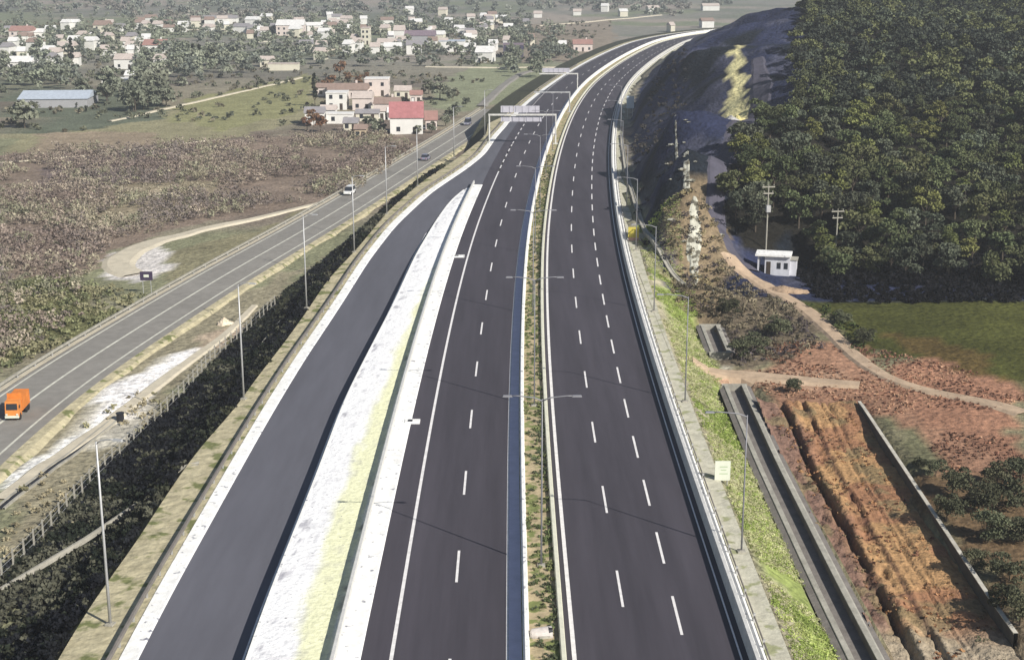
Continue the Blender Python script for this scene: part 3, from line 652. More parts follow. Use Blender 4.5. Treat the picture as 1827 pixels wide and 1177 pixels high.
drape('haul_road', [(q, None) for q in hp], [4, 4.5, 5, 6, 7, 7.5, 4], M['haul'], lift=.25, wj=.7)

# canal: concrete trough in two lengths
def trough(y0, y1, label):
    k = (canal_c[:, 1] >= y0) & (canal_c[:, 1] <= y1); P = canal_c[k]; P = np.c_[P, np.full(len(P), ZR)]
    r = empty('concrete_canal', (0, 0, 0)); tag(r, label, 'canal')
    for sx in (-1, 1):
        V, F = profile(P, [(sx * .82, -.8), (sx * .82, .25), (sx * 1.15, .25), (sx * 1.9, .1), (sx * 1.6, -.8)]); np_mesh('canal_wall', V, F, M['concrete_m'], parent=r)
    V, F = profile(P, [(-1.05, -.42), (1.05, -.42), (1.05, -.8), (-1.05, -.8)]); np_mesh('canal_bed', V, F, M['concrete_m'], parent=r)
    
    for q in (P[0], P[-1]):
        if q[1] < 100: continue
        MB().box(q[0], q[1], ZR - 1.6, 3.0, .35, 1.95).build('end_wall', M['concrete_d'], r)
    V, F = profile(P, [(-1.3, .26), (-1.25, .30), (-.82, .30), (-.79, .26)]); np_mesh('coping', V, F, M['concrete_d'], parent=r)
    V, F = profile(P, [(.79, .26), (.82, .32), (1.25, .32), (1.4, .26)]); np_mesh('coping', V, F, M['concrete_d'], parent=r)
trough(30, 164.5, 'long grey concrete canal between the grass slope and the orange earth')
trough(176, 191.5, 'short concrete canal length beyond the dirt crossing')
# wall on the right of the pit
yy_ = np.arange(98, 156, 1.0); P = np.c_[pit_r(yy_), yy_, np.full(len(yy_), ZR - 2.2)]
V, F = profile(P, [(-.15, 0), (-.15, 2.8), (.15, 2.8), (.15, 0)])
_bw = tag(np_mesh('boundary_wall', V, F, M['shade_dark']), 'white topped concrete wall on the right side of the orange excavation', 'wall')  # dark face colour carries the wall's shade
V, F = profile(P, [(-.2, 2.8), (-.2, 2.88), (.16, 2.88), (.16, 2.8)]); np_mesh('coping', V, F, mat('dull_white_coping', c(206, 200, 186), .9, .3, .9), parent=_bw)
# the pit's own floor, ploughed by machines
px_ = np.arange(0, 1.0001, 1 / 56.); py_ = np.arange(72, 156.5, .35); A_, Y_ = np.meshgrid(px_, py_)
xl, xr = pit_l(Y_) - 1.35, pit_r(Y_) - .16; X_ = xl + (xr - xl) * A_
rut = lambda c0, w: np.exp(-((A_ - c0 - .03 * (fbm(Y_, Y_ * 0, 6, 2, int(c0 * 90)) - .5)) / w) ** 2)
Z_ = ZR - .55 + .5 * (fbm(X_, Y_ * .45, 2.6, 4, 71) - .5) + 1.1 * (fbm(X_, Y_, .8, 4, 72) - .5) * (.3 + .7 * (1 - sstep(.4, .55, A_)))
Z_ += -1.0 * rut(.25, .022) * sstep(.2, .35, fbm(Y_, Y_ * 0, 5, 2, 3)) + .35 * rut(.31, .05) - .6 * rut(.47, .014) * sstep(.35, .5, fbm(Y_, Y_ * 0, 7, 2, 4)) + .2 * rut(.50, .03) - .22 * rut(.64, .012) - .22 * rut(.71, .012) + .5 * sstep(.06, 0, A_) * 0
Z_ += .5 * (1 - sstep(0, .07, A_)) + sstep(142, 154, Y_) * .7
pc = np.zeros(X_.shape + (3,)); pc[:] = c(186, 148, 106); q = sstep(.42, .6, fbm(X_, Y_, 5, 3, 73))[..., None]; pc = pc * (1 - q) + np.array(c(166, 124, 94)) * q
q = (1 - sstep(.12, .4, A_ + .2 * (fbm(X_, Y_, 4, 2, 75) - .5)))[..., None]; pc = pc * (1 - q) + np.array(c(140, 112, 98)) * q
q = (sstep(.6, .68, fbm(X_, Y_, 3, 3, 74)))[..., None] * .7; pc = pc * (1 - q) + np.array(c(142, 128, 96)) * q
q = np.clip(rut(.25, .03) + .8 * rut(.47, .02), 0, 1)[..., None] * .8; pc = pc * (1 - q) + np.array(c(84, 58, 56)) * q
q = (1 - sstep(97, 103, Y_))[..., None]; pc = pc * (1 - q) + np.array(c(176, 162, 140)) * q
w_ = X_.shape[1]; ii, jj = np.meshgrid(np.arange(w_ - 1), np.arange(X_.shape[0] - 1)); a0 = (jj * w_ + ii).ravel()
struct(np_mesh('excavated_earth', np.c_[X_.ravel(), Y_.ravel(), Z_.ravel()], np.c_[a0, a0 + 1, a0 + w_ + 1, a0 + w_], M['pit'], True, pc.reshape(-1, 3)))

# ------------------------------------------------------------------ vegetation
def quads(cen, size, up=0.0):
    "random leaf quads round centres; returns V, F"
    n = len(cen); a = rng.normal(size=(n, 3)); a[:, 2] *= (1 - up); a /= np.linalg.norm(a, axis=1)[:, None]
    b = rng.normal(size=(n, 3)); 
    if up: b[:, 2] += np.sign(b[:, 2]) * 0 + up * 3
    b -= a * (a * b).sum(1)[:, None]; b /= np.linalg.norm(b, axis=1)[:, None]
    s = (np.asarray(size) * rng.uniform(.6, 1.3, n))[:, None]; k = 1 + up * 1.5
    V = np.stack([cen - a * s - b * s * .7 * k, cen + a * s * .8 - b * s * k * .6, cen + a * s * .7 + b * s * .9 * k, cen - a * s * .6 + b * s * .7 * k], 1).reshape(-1, 3)
    return V, np.arange(n * 4).reshape(n, 4)
def crown_mesh(name, rad, hgt, z0, nl, leaf, lobes, mt, cone=0.0):
    cs = []
    for _ in range(lobes):
        a = rng.uniform(0, 2 * math.pi); t = rng.uniform(0, 1); rr = rad * (.62 * math.sqrt(rng.uniform(.05, 1))) * (1 - cone * t)
        cs.append((math.cos(a) * rr, math.sin(a) * rr, z0 + hgt * (.2 + .65 * t), rad * rng.uniform(.28, .46) * (1 - cone * t * .8)))
    pts = []
    for (x, y, z, r_) in cs:
        m = nl // lobes; d = rng.normal(size=(m, 3)); d /= np.linalg.norm(d, axis=1)[:, None]; d[:, 2] = np.abs(d[:, 2]) * .9 - .25
        pts.append(np.array([x, y, z]) + d * r_ * rng.uniform(.55, 1.08, m)[:, None] * np.array([1, 1, .85]))
    V, F = quads(np.concatenate(pts), leaf); me = np_mesh(name, V, F, mt); d = me.data; bpy.data.objects.remove(me); return d
def trunk_mesh(h, r, z1, spread):
    mb = MB().tube([(0, 0, -.6), (.05, 0, h * .5), (0, .08, h)], [r, r * .7, r * .4], 6)
    for k in range(4):
        a = k * 1.6 + .4; mb.tube([(0, 0, h * .55), (math.cos(a) * spread * .5, math.sin(a) * spread * .5, h * .9), (math.cos(a) * spread, math.sin(a) * spread, z1)], [r * .5, r * .3, r * .12], 5)
    o = mb.build('tmp', M['bark']); d = o.data; bpy.data.objects.remove(o); return d
hill_c = [crown_mesh('crown', rng.uniform(2.7, 3.5), rng.uniform(4.2, 6.0), .7, 2000, .19, int(rng.integers(8, 16)), M[('leaf', 'leaf_b', 'leaf', 'leaf_c', 'leaf', 'leaf_b', 'leaf', 'leaf')[i]]) for i in range(8)]
hill_t = [trunk_mesh(3.2, .18, 4.4, 1.6) for _ in range(2)]
far_c = [crown_mesh('crown', rng.uniform(3.0, 4.2), rng.uniform(4.8, 6.4), 1.0, 600, .42, 10, M['leaf_far']) for _ in range(4)]
rust_c = [crown_mesh('crown', 3.2, 6, 1, 600, .36, 9, M['leaf_rust']) for _ in range(2)]
cyp_c = crown_mesh('crown', 1.6, 11, .4, 900, .35, 22, M['leaf_cyp'], cone=.8)
def tree(x, y, cr, tr, sc, label, cat, group, z=None, name='tree', sz=None):
    r = empty(name, (x, y, h1(x, y) if z is None else z), rng.uniform(0, 6.28)); r.scale = (sc, sc, sz or sc * rng.uniform(.85, 1.15))
    tag(r, label, cat, group); obj('crown', cr, r); obj('trunk', tr, r); return r
def poisson(poly, d, n, xlim, ylim, keep=None):
    P = []; cell = {}
    for _ in range(n):
        x = rng.uniform(*xlim); y = rng.uniform(*ylim)
        if keep is not None and not keep(x, y): continue
        k = (int(x // d), int(y // d)); ok = True
        for i in (-1, 0, 1):
            for j in (-1, 0, 1):
                for q in cell.get((k[0] + i, k[1] + j), ()):
                    if (q[0] - x) ** 2 + (q[1] - y) ** 2 < d * d: ok = False
        if ok: P.append((x, y)); cell.setdefault(k, []).append((x, y))
    P = np.array(P); return P[inpoly(P[:, 0], P[:, 1], poly)]
def project(x, y, z):
    v = Vector((x, y, z - CAM_H)); d = v.dot(_f); return W0 / 2 + FPX * v.dot(_r) / d, H0 / 2 - FPX * v.dot(_u) / d, d
FP = poisson(FOREST, 3.6, 90000, (34, 230), (200, 650))
vis = []
for x, y in FP:
    a, b, d = project(x, y, h1(x, y) + 4)
    if -80 < a < 1920 and -70 < b < 1200: vis.append((d, x, y))
vis.sort(); print('hill trees', len(vis)); print([tuple(round(float(v)) for v in project(x, y, h1(x, y))[:2]) for d, x, y in vis[:40]])
for i, (d, x, y) in enumerate(vis[:225]):
    k = rng.integers(8)
    tree(x, y, hill_c[k], hill_t[k % 2], rng.uniform(.6, 1.15), 'dense dark green broadleaf tree in the wood covering the hill', 'tree', 'trees of the wooded hill')
def stuff_crowns(name, items, per, rad, hgt, leaf, cols, label, z0=.8, patch=22):
    "many crowns in one mesh: items (x, y, z, scale)"
    it = np.asarray(items); n = len(it); L = 7
    lc = np.repeat(it, L, 0); ang = rng.uniform(0, 6.28, n * L); rr = rad * .6 * np.sqrt(rng.uniform(0, 1, n * L)) * lc[:, 3]
    c0 = np.c_[lc[:, 0] + np.cos(ang) * rr, lc[:, 1] + np.sin(ang) * rr, lc[:, 2] + (z0 + hgt * rng.uniform(.1, .8, n * L)) * lc[:, 3]]
    m = max(per // L, 1); c1 = np.repeat(c0, m, 0); sc = np.repeat(lc[:, 3], m)
    d = rng.normal(size=(len(c1), 3)); d /= np.linalg.norm(d, axis=1)[:, None]; d[:, 2] = np.abs(d[:, 2]) * .9 - .25
    c1 = c1 + d * (rad * .4 * sc * rng.uniform(.5, 1.1, len(c1)))[:, None]
    V, F = quads(c1, leaf * np.sqrt(sc)); cols = np.asarray(cols); ci = (np.clip((fbm(it[:, 0], it[:, 1], patch, 3, 7) - .28) / .44, 0, .999) * len(cols)).astype(int) if patch else 0
    cc = cols[np.where(rng.uniform(size=n) < (.65 if patch else 0), ci, rng.integers(len(cols), size=n))] * rng.uniform(.75, 1.25, (n, 1)); cc = np.repeat(cc, L * m * 4, 0)
    o = np_mesh(name, V, F, M['brush'], colors=cc); tag(o, label, None, None, 'stuff'); return o
rest = [(x, y, h1(x, y), rng.uniform(.75, 1.1)) for d, x, y in vis[225:]]
GREEN = [c(98, 104, 76, 1.3), c(90, 98, 80, 1.3), c(114, 118, 80, 1.3), c(76, 82, 70, 1.3)]
if len(rest): tag(stuff_crowns('hill_woods', rest, 490, 3.1, 4.8, .27, GREEN, 'dark green wood covering the upper part of the hill'), None, 'woods')
# undergrowth: dark, along the foot of the wood
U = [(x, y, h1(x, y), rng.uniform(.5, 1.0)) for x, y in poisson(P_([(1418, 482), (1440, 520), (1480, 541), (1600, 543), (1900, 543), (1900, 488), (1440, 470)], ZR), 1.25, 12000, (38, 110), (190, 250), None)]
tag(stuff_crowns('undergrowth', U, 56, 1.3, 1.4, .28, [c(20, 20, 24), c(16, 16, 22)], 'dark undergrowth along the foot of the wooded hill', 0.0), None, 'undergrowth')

def brush(name, poly_px, z, d, rad, hgt, leaf, per, cols, label, n=20000, polyw=None, cat='brush', thr=None, seed=0, scl=(.5, 1.3)):
    poly = polyw or P_(poly_px, z); pa = np.array(poly); xl, yl = (pa[:, 0].min(), pa[:, 0].max()), (pa[:, 1].min(), pa[:, 1].max())
    P = poisson(poly, d, n, xl, yl)
    if thr is not None: P = P[fbm(P[:, 0], P[:, 1], 16, 3, seed) > thr]
    it = np.c_[P, H(P[:, 0], P[:, 1]), rng.uniform(*scl, len(P))]
    print(name, len(it)); return tag(stuff_crowns(name, it, per, rad, hgt, leaf, cols, label, 0.0), None, cat)
BR = [c(138, 124, 116), c(152, 138, 126), c(166, 154, 138), c(168, 160, 138), c(150, 148, 124), c(132, 122, 116)]
brush('scrub', [(-60, 300), (0, 272), (300, 262), (680, 238), (750, 262), (640, 340), (560, 355), (440, 380), (320, 402), (200, 432), (150, 500), (150, 570), (-60, 680)], ZL, 1.5, 1.5, 2.1, .16, 56, BR,
      'leafless purplish brown scrub on the plain left of the old road', 26000, thr=.35, seed=91, scl=(.4, 1.6))
brush('green_scrub', [(-60, 520), (100, 500), (260, 530), (170, 590), (0, 670), (-60, 680)], ZL, 1.5, 1.3, 1.1, .18, 42, [c(132, 134, 98), c(148, 144, 112), c(120, 124, 92)], 'green brown bushes beside the old road at the left edge', 3000)
brush('roadside_weeds', [(80, 800), (240, 700), (420, 560), (560, 470), (610, 430), (540, 505), (430, 600), (340, 690), (230, 790), (60, 960), (0, 1010), (0, 960)], ZL, 1.5, .8, .6, .13, 35, [c(150, 146, 112), c(134, 130, 100), c(168, 158, 130)], 'dry weeds on the strip between the old road and the embankment', 6000, thr=.45, seed=44)
# plants on the dark embankment
ye = rng.uniform(72, 315, 8500); tt = rng.uniform(0, 1, 8500) ** .9
wid = np.interp(ye, [90, 128, 166, 226, 316], [12.5, 12, 10.5, 8.5, 4])
xe = xP2(ye) - .4 - tt * wid; ze = np.where(tt * wid < 6, rampz(ye) * (1 - tt * wid / 6) - 6 * np.clip(tt * wid / 6, 0, 1), -6.0) - .1
it = np.c_[xe, ye, ze, rng.uniform(.5, 1.25, len(xe))]
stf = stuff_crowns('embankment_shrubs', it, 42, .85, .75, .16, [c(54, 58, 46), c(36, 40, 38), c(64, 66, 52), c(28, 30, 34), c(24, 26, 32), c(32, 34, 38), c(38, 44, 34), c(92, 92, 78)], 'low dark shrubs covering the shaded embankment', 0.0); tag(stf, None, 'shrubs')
# median plants, grass tufts on the slope
ym = rng.uniform(83, 330, 900); un = np.where(rng.uniform(size=900) < .3, rng.uniform(-1.5, -1.05, 900), rng.uniform(-2.9, -1.2, 900))
mp = np.array([[*pt(sY(a), b, .12)] for a, b in zip(ym, un)])
tag(stuff_crowns('median_plants', np.c_[mp, rng.uniform(.4, 1.1, 900)], 35, .35, .3, .075, [c(104, 116, 76), c(122, 128, 86), c(86, 94, 70)], 'small green plants growing in the median strip', 0.0), None, 'plants')
ym = rng.uniform(78, 244, 12000); un = rng.uniform(15.0, 21.0, 12000); q = np.array([[*pt(s_, b)] for s_, b in zip(np.interp(ym, B[:, 1], BS), un)])
q[:, 2] = H(q[:, 0], q[:, 1]); kk = fbm(q[:, 0], q[:, 1], 5, 3, 66) > .36; q = q[kk]
tag(stuff_crowns('slope_grass', np.c_[q, rng.uniform(.4, 1.1, len(q))], 28, .5, .16, .05, [c(166, 184, 100), c(186, 196, 120), c(140, 158, 80), c(196, 194, 150)], 'bright green grass on the slope right of the motorway', 0.0), None, 'grass')
brush('canal_scrub', [(1180, 470), (1260, 470), (1330, 520), (1420, 560), (1470, 620), (1400, 650), (1310, 655), (1262, 600), (1215, 555)], ZR, 1.35, 1.0, 1.0, .13, 49, [c(122, 110, 92), c(98, 92, 78), c(136, 126, 104), c(92, 84, 84)], 'leafless grey brown scrub beside the canal', 3000)
brush('field_edge_brush', [(1430, 545), (1500, 560), (1560, 610), (1530, 625), (1480, 580)], ZR, 1.2, 1.0, .8, .15, 42, [c(84, 92, 50), c(70, 80, 44)], 'low green growth along the edge of the field', 800)
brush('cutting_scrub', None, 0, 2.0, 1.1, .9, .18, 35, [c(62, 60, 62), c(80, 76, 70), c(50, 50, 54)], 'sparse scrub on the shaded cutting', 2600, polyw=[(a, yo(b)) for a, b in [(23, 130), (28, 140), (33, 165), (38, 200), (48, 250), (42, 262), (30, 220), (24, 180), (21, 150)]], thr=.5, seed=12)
brush('cutting_scrub', None, 0, 1.4, 1.0, .8, .15, 42, [c(134, 124, 98), c(120, 112, 92), c(150, 138, 104)], 'brown scrub on the sunlit end of the cutting', 1500, polyw=P_([(1190, 430), (1262, 395), (1310, 480), (1270, 530), (1195, 490)], 1))
def clods(name, pxs, n, label, cols, z=ZR, polyw=None, leaf=.11):
    brush(name, pxs, z, .55, .30, .14, leaf, 14, cols, label, n, polyw=polyw, cat='clods', scl=(.4, 1.3), thr=.55, seed=33)
clods('earth_clods', [(1370, 610), (1520, 610), (1640, 640), (1900, 700), (1900, 860), (1700, 850), (1640, 790), (1540, 735), (1480, 715), (1340, 705)], 16000, 'red brown clods of earth beside the dirt road', [c(168, 124, 100), c(146, 106, 88), c(190, 152, 124), c(130, 98, 82)])
pzi = [(27.5 + 1.6, 74), (29.2, 152), (38, 153), (37, 74)]
P = poisson(pzi, .62, 22000, (28, 39), (74, 153)); jx = np.clip(((P[:, 1] - 72) / .35).astype(int), 0, len(py_) - 1)
ax = (P[:, 0] - xl[jx, 0]) / (xr[jx, 0] - xl[jx, 0]); kx = (ax > .02) & (ax < .97); P = P[kx]; zq = Z_[jx[kx], np.clip((ax[kx] * (Z_.shape[1] - 1)).astype(int), 0, Z_.shape[1] - 1)]
kk = fbm(P[:, 0], P[:, 1], 3, 3, 34) > .5
tag(stuff_crowns('earth_clods', np.c_[P, zq, rng.uniform(.4, 1.3, len(P))][kk], 14, .3, .14, .09, [c(164, 124, 92), c(134, 96, 76), c(188, 146, 104), c(150, 130, 100)], 'orange brown clods of earth strewn over the excavation', 0.0, 0), None, 'clods')
# separate bushes at the right edge
bush_c = [crown_mesh('crown', 1.7, 2.0, .1, 2200, .075, 14, leafmat('bush_leaf', c(92, 94, 72, 1.3), .45)) for _ in range(3)]
bt = trunk_mesh(1.0, .07, 1.5, .7)
bl = [(1700, 880, 1.5), (1745, 905, 1.6), (1800, 900, 1.7), (1690, 925, 1.3), (1760, 960, 1.5), (1815, 960, 1.6), (1800, 1030, 1.4), (1740, 1010, 1.0), (1790, 1080, 1.2), (1820, 1110, 1.4), (1750, 1120, 1.0), (1800, 1165, 1.3), (1730, 1165, .9),
      (1822, 850, 1.5), (1640, 830, .7), (1670, 845, .9), (1600, 815, .5), (1780, 860, 1.3)]
for i, (a, b, s_) in enumerate(bl):
    p = at(a, b, ZR + .5); tree(p[0], p[1], bush_c[i % 3], bt, s_ * .8, 'ragged dark bush on the rough ground right of the white topped wall', 'bush', 'bushes right of the excavation', name='bush')
for i, (a, b, s_, lb) in enumerate(((1350, 628, 1.3, 'rounded leafless bush'), (1320, 640, 1.1, 'lower leafless bush'), (1385, 600, 1.3, 'taller leafless bush'), (1300, 570, 1.1, 'dark little bush'), (1420, 700, .8, 'small bush'), (1500, 580, 1.0, 'green bush'), (1540, 615, 1.1, 'bright green bush'))):
    p = at(a, b, ZR); tree(p[0], p[1], bush_c[i % 3], bt, s_, lb + (' beside the head of the canal' if i < 4 else ' on the red earth near the dirt crossing' if i == 4 else ' at the corner of the green field') + (', nearer the motorway' if i in (1, 3) else ''), 'bush', None, name='bush')

# trees of the plain and the town
def tr_px(a, b, sc, kind='far', label='grey green tree standing among the houses of the distant town', group='trees among the distant houses', sz=None, z=ZL):
    p = at(a, b, z); k = int(rng.integers(4))
    cr = {'far': far_c[k], 'rust': rust_c[k % 2], 'cyp': cyp_c}[kind]
    return tree(p[0], p[1], cr, hill_t[k % 2], sc, label, 'tree', group, sz=sz)
tr_px(562, 190, 1.0, 'cyp', 'tall thin dark cypress on the left of the red roofed farm', None, sz=1.15)
tr_px(785, 178, 1.35, 'far', 'big dark round tree behind the red roofed house', None); tr_px(765, 168, .9, 'far', 'slim dark tree left of the big round tree', None)
tr_px(808, 180, .8, 'far', 'small tree right of the big round tree', None)
for a, b, n in ((345, 118, 'left'), (357, 118, 'right')): tr_px(a, b, 1.3, 'cyp', 'dark cypress of the pair in the distant grove, the %s one' % n, None, sz=1.0)
for a, b, s_ in ((372, 118, 1.3), (385, 116, 1.2), (330, 120, 1.0)): tr_px(a, b, s_, 'far', 'dark tree beside the pair of cypresses', 'trees of the cypress grove')
tr_px(129, 120, 1.3, 'cyp', 'lone thin cypress between the white houses at the left', None)
for a, b, s_ in ((590, 158, .8), (606, 140, 1.0), (622, 150, .8), (640, 158, .7), (574, 165, .7), (652, 148, .8), (560, 225, .8), (572, 235, .8), (548, 232, .6)):
    tr_px(a, b, s_, 'rust', 'russet brown tree around the farm buildings', 'russet trees around the farm')
for a, b, s_ in ((664, 228, .6), (672, 238, .7), (655, 226, .5), (680, 236, .5), (745, 240, .5), (770, 238, .5), (795, 225, .6), (812, 205, .6), (830, 190, .6), (805, 215, .6)):
    tr_px(a, b, s_, 'far', 'dark green bush like tree beside the white farm house', 'small trees beside the farm house')
belts = [([(0, 128), (140, 128), (150, 160), (0, 165)], 26), ([(130, 165), (300, 150), (300, 195), (120, 210)], 30), ([(240, 115), (460, 90), (470, 125), (330, 160), (250, 160)], 40), ([(0, 175), (120, 200), (60, 235), (0, 235)], 16),
         ([(440, 35), (700, 30), (700, 60), (560, 100), (440, 100)], 34), ([(690, 40), (940, 40), (940, 75), (700, 100)], 34), ([(890, 55), (1010, 55), (1000, 108), (900, 108)], 18), ([(60, 60), (330, 40), (330, 110), (60, 110)], 34), ([(900, 110), (1040, 95), (1000, 130), (900, 150)], 12)]
TT = []
for poly, n in belts:
    P = P_(poly, ZL); pa = np.array(P); k = 0
    while k < n * 1.6:
        x = rng.uniform(pa[:, 0].min(), pa[:, 0].max()); y = rng.uniform(pa[:, 1].min(), pa[:, 1].max())
        if inpoly(np.array([x]), np.array([y]), P)[0]: k += 1; TT.append((x, y, h1(x, y), rng.uniform(.6, 1.5), project(x, y, ZL)[2]))
TT = [q for q in TT if not (-60 < project(q[0], q[1], ZL)[0] < 185 and 176 < project(q[0], q[1], ZL)[1] < 222)]
TT.sort(key=lambda q: q[4])
for _ in range(420):
    a_, b_ = rng.uniform(0, 960), rng.uniform(24, 120); x, y, z = at(a_, b_, ZL); TT.append((x, y, h1(x, y), rng.uniform(.5, 1.2), 5000))
for x, y, z, s_, d in TT[:38]:
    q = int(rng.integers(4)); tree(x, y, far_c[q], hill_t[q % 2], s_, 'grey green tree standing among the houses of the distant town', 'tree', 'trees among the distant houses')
tag(stuff_crowns('town_woods', [q[:4] for q in TT[38:]], 160, 3.6, 5.4, .5, [c(140, 146, 126), c(126, 132, 120), c(152, 156, 136)], 'grey green trees massed between the houses of the distant town', 1.0), None, 'woods')  # tree colours paled to add to the haze
brush('distant_woods', [(-60, 30), (180, 22), (230, 36), (470, 34), (700, 28), (1000, 20), (1200, 30), (1300, 12), (1330, -60), (-100, -60)], ZL, 7.5, 4.2, 4.5, .85, 70, [c(132, 138, 124), c(144, 148, 134), c(120, 126, 118), c(150, 146, 136)], 'grey green woods on the far edge of the plain', 26000, thr=.43, seed=23, cat='woods', scl=(.8, 1.6))  # paler greens carry some haze in the leaf colour
brush('hedgerows', [(0, 240), (760, 215), (900, 120), (1040, 90), (1100, 40), (0, 40)], ZL, 4.2, 1.6, 1.6, .42, 28, [c(112, 114, 94), c(124, 118, 100), c(104, 108, 92)], 'scattered bushes and hedges between the fields of the plain', 26000, thr=.55, seed=29, cat='hedges', scl=(.5, 1.3))

# ------------------------------------------------------------------ buildings
WC = {'white': c(248, 246, 240), 'cream': c(236, 230, 210), 'pink': c(238, 224, 216), 'grey': c(176, 176, 178), 'dark': c(84, 80, 104), 'beige': c(214, 196, 168)}
RC = {'red': c(178, 138, 128), 'magenta': c(184, 124, 124), 'brown': c(162, 140, 128), 'white': c(246, 244, 240), 'grey': c(160, 156, 158), 'pale': c(214, 200, 190), 'purple': c(140, 124, 134), 'blue': c(196, 206, 218)}
wm = {k: mat('wall_' + k, v, .85, .08, .4) for k, v in WC.items()}; rm = {k: mat('roof_' + k, v, .85, .16, .8, bump=.06, bscale=2) for k, v in RC.items()}
M['glass'] = mat('window_glass', (.03, .035, .045), .15, .05, 1, spec=.6); M['door'] = mat('dark_door', (.06, .045, .035), .6, .1, 2)
def house(x, y, w, d, h, wall, roof, label, rz=0, kind='gable', win=True, group=None, name='house', z=None, cat='house', rh=None, dup=1):
    r = empty(name, (x, y, (h1(x, y) if z is None else z) - .15), rz); tag(r, label, cat, group)
    MB().box(0, 0, 0, w, d, h).build('wall', wm[wall], r); mb = MB(); e = .35; rh = rh or d * .22
    if kind == 'gable':
        a, b = w / 2 + e, d / 2 + e
        mb.add([(-a, -b, h - .08), (a, -b, h - .08), (a, b, h - .08), (-a, b, h - .08), (-a, 0, h + rh), (a, 0, h + rh)], [(0, 1, 5, 4), (2, 3, 4, 5), (1, 2, 5), (3, 0, 4), (3, 2, 1, 0)])
    elif kind == 'hip':
        a, b = w / 2 + e, d / 2 + e; q = max(w - d, .6) / 2
        mb.add([(-a, -b, h + .01), (a, -b, h + .01), (a, b, h + .01), (-a, b, h + .01), (-q, 0, h + rh), (q, 0, h + rh)], [(0, 1, 5, 4), (2, 3, 4, 5), (1, 2, 5), (3, 0, 4), (3, 2, 1, 0)])
    elif kind == 'arch':
        n = 9; ring = [(math.cos(t) * -w / 2 * 1.0, math.sin(t) * rh) for t in np.linspace(0, math.pi, n)]
        mb.add([(a, yy, h + b + .01) for yy in (-d / 2, d / 2) for a, b in ring], [(k, k + 1, n + k + 1, n + k) for k in range(n - 1)] + [tuple(range(n - 1, -1, -1)), tuple(range(n, 2 * n))])
    else: mb.box(0, 0, h + .01, w + .3, d + .3, .3)
    ro = mb.build('roof', rm[roof], r)
    if kind == 'gable' and win and w > 7: MB().box(w * .2, d * .1, h + rh * .5, .7, .7, rh * .5 + .9).build('chimney', wm[wall], ro)
    if win:
        n = max(2, int(w // 3.2)); fl = max(1, int(h // 2.8))
        for f in range(fl):
            for k in range(n):
                xx = -w / 2 + (k + .5) * w / n
                if f == 0 and k == n // 2: MB().box(xx, -d / 2 - .02, 0.15, 1.0, .08, 2.1).build('door', M['door'], r)
                else: MB().box(xx, -d / 2 - .02, f * 2.8 + 1.0, 1.1, .08, 1.3).build('window', M['glass'], r)
        for f in range(fl): MB().box(w / 2 + .02, 0, f * 2.8 + 1.0, .08, 1.1, 1.3).build('window', M['glass'], r)
    return r
def hp_(px, py, wpx, hm, wall, roof, label, rz=0.0, kind='gable', d=None, **k):
    "py is the foot of the front wall, wpx its width in the photograph"
    x, y, z = at(px, py, ZL); dep = project(x, y, z)[2]; w = wpx * dep / FPX; d = d or max(4.5, min(w * .6, 11))
    return house(x, y + d / 2, w, d, hm, wall, roof, label, R(rz), kind, **k)
hp_(724, 240, 58, 4.9, 'white', 'magenta', 'white farm house with red roof nearest the old road', 3, 'gable', 9, rh=4.2)
hp_(768, 232, 20, 3.2, 'pink', 'red', 'narrow annex with faded red roof right of the white farm house', 3, 'gable', 10, rh=2.2)
hp_(672, 172, 42, 6.2, 'pink', 'white', 'plain pinkish white block with flat roof behind the farm', 0, 'flat', 8)
hp_(600, 196, 36, 5.6, 'white', 'white', 'two storey white house with dark windows among the farm buildings', 0, 'flat', 8)
hp_(646, 196, 34, 4.2, 'pink', 'pale', 'pinkish farm building right of the two storey white house', 0, 'gable', 9)
hp_(690, 200, 44, 3.0, 'pink', 'brown', 'low farm shed with brown roof behind the white farm house', 0, 'gable', 8)
hp_(560, 222, 34, 3.8, 'white', 'grey', 'white shed with grey roof at the left end of the farm', 4, 'gable', 7)
hp_(606, 220, 46, 3.0, 'white', 'white', 'long low white shed in front of the two storey house', 0, 'flat', 5)
hp_(655, 216, 40, 2.6, 'cream', 'grey', 'low cream store with grey roof in the middle of the farm', 0, 'gable', 5)
hp_(643, 248, 20, 3.0, 'beige', 'brown', 'small beige hut with brown roof in front of the farm', 0, 'gable', 5)
hp_(718, 176, 28, 3.0, 'cream', 'pale', 'low cream house with pale roof behind the red roofed house', 0, 'gable', 7)
for a_, b_, w_, h_, wl, rf, lb in ((585, 214, 26, 3.4, 'white', 'pale', 'small white shed at the front left of the farm'), (625, 234, 24, 2.6, 'cream', 'grey', 'tiny cream shed left of the beige hut'), (676, 214, 22, 3.0, 'white', 'pale', 'small white outhouse touching the farm house garden'),
                              (580, 172, 30, 3.4, 'pink', 'brown', 'narrow house with brown roof beside the russet trees'), (742, 184, 20, 3.2, 'pink', 'red', 'small house with faded red roof behind the farm annex'), (700, 214, 16, 2.6, 'white', 'white', 'white lean-to directly behind the farm house')):
    hp_(a_, b_, w_, h_, wl, rf, lb, 0, 'gable', 6)
hp_(620, 176, 70, 3.4, 'pink', 'brown', 'long building with dull brown roof at the back of the farm', 0, 'gable', 9)
hp_(866, 112, 30, 5.0, 'white', 'white', 'single bright white house right of the town, by the crossroads', -8, 'gable', 12)
hp_(806, 93, 46, 5.5, 'white', 'blue', 'long pale blue white building at the right of the town', 0, 'flat', 12)
hp_(517, 64, 48, 6.5, 'pink', 'white', 'largest pinkish white house at the upper middle of the town', 0, 'gable', 14)
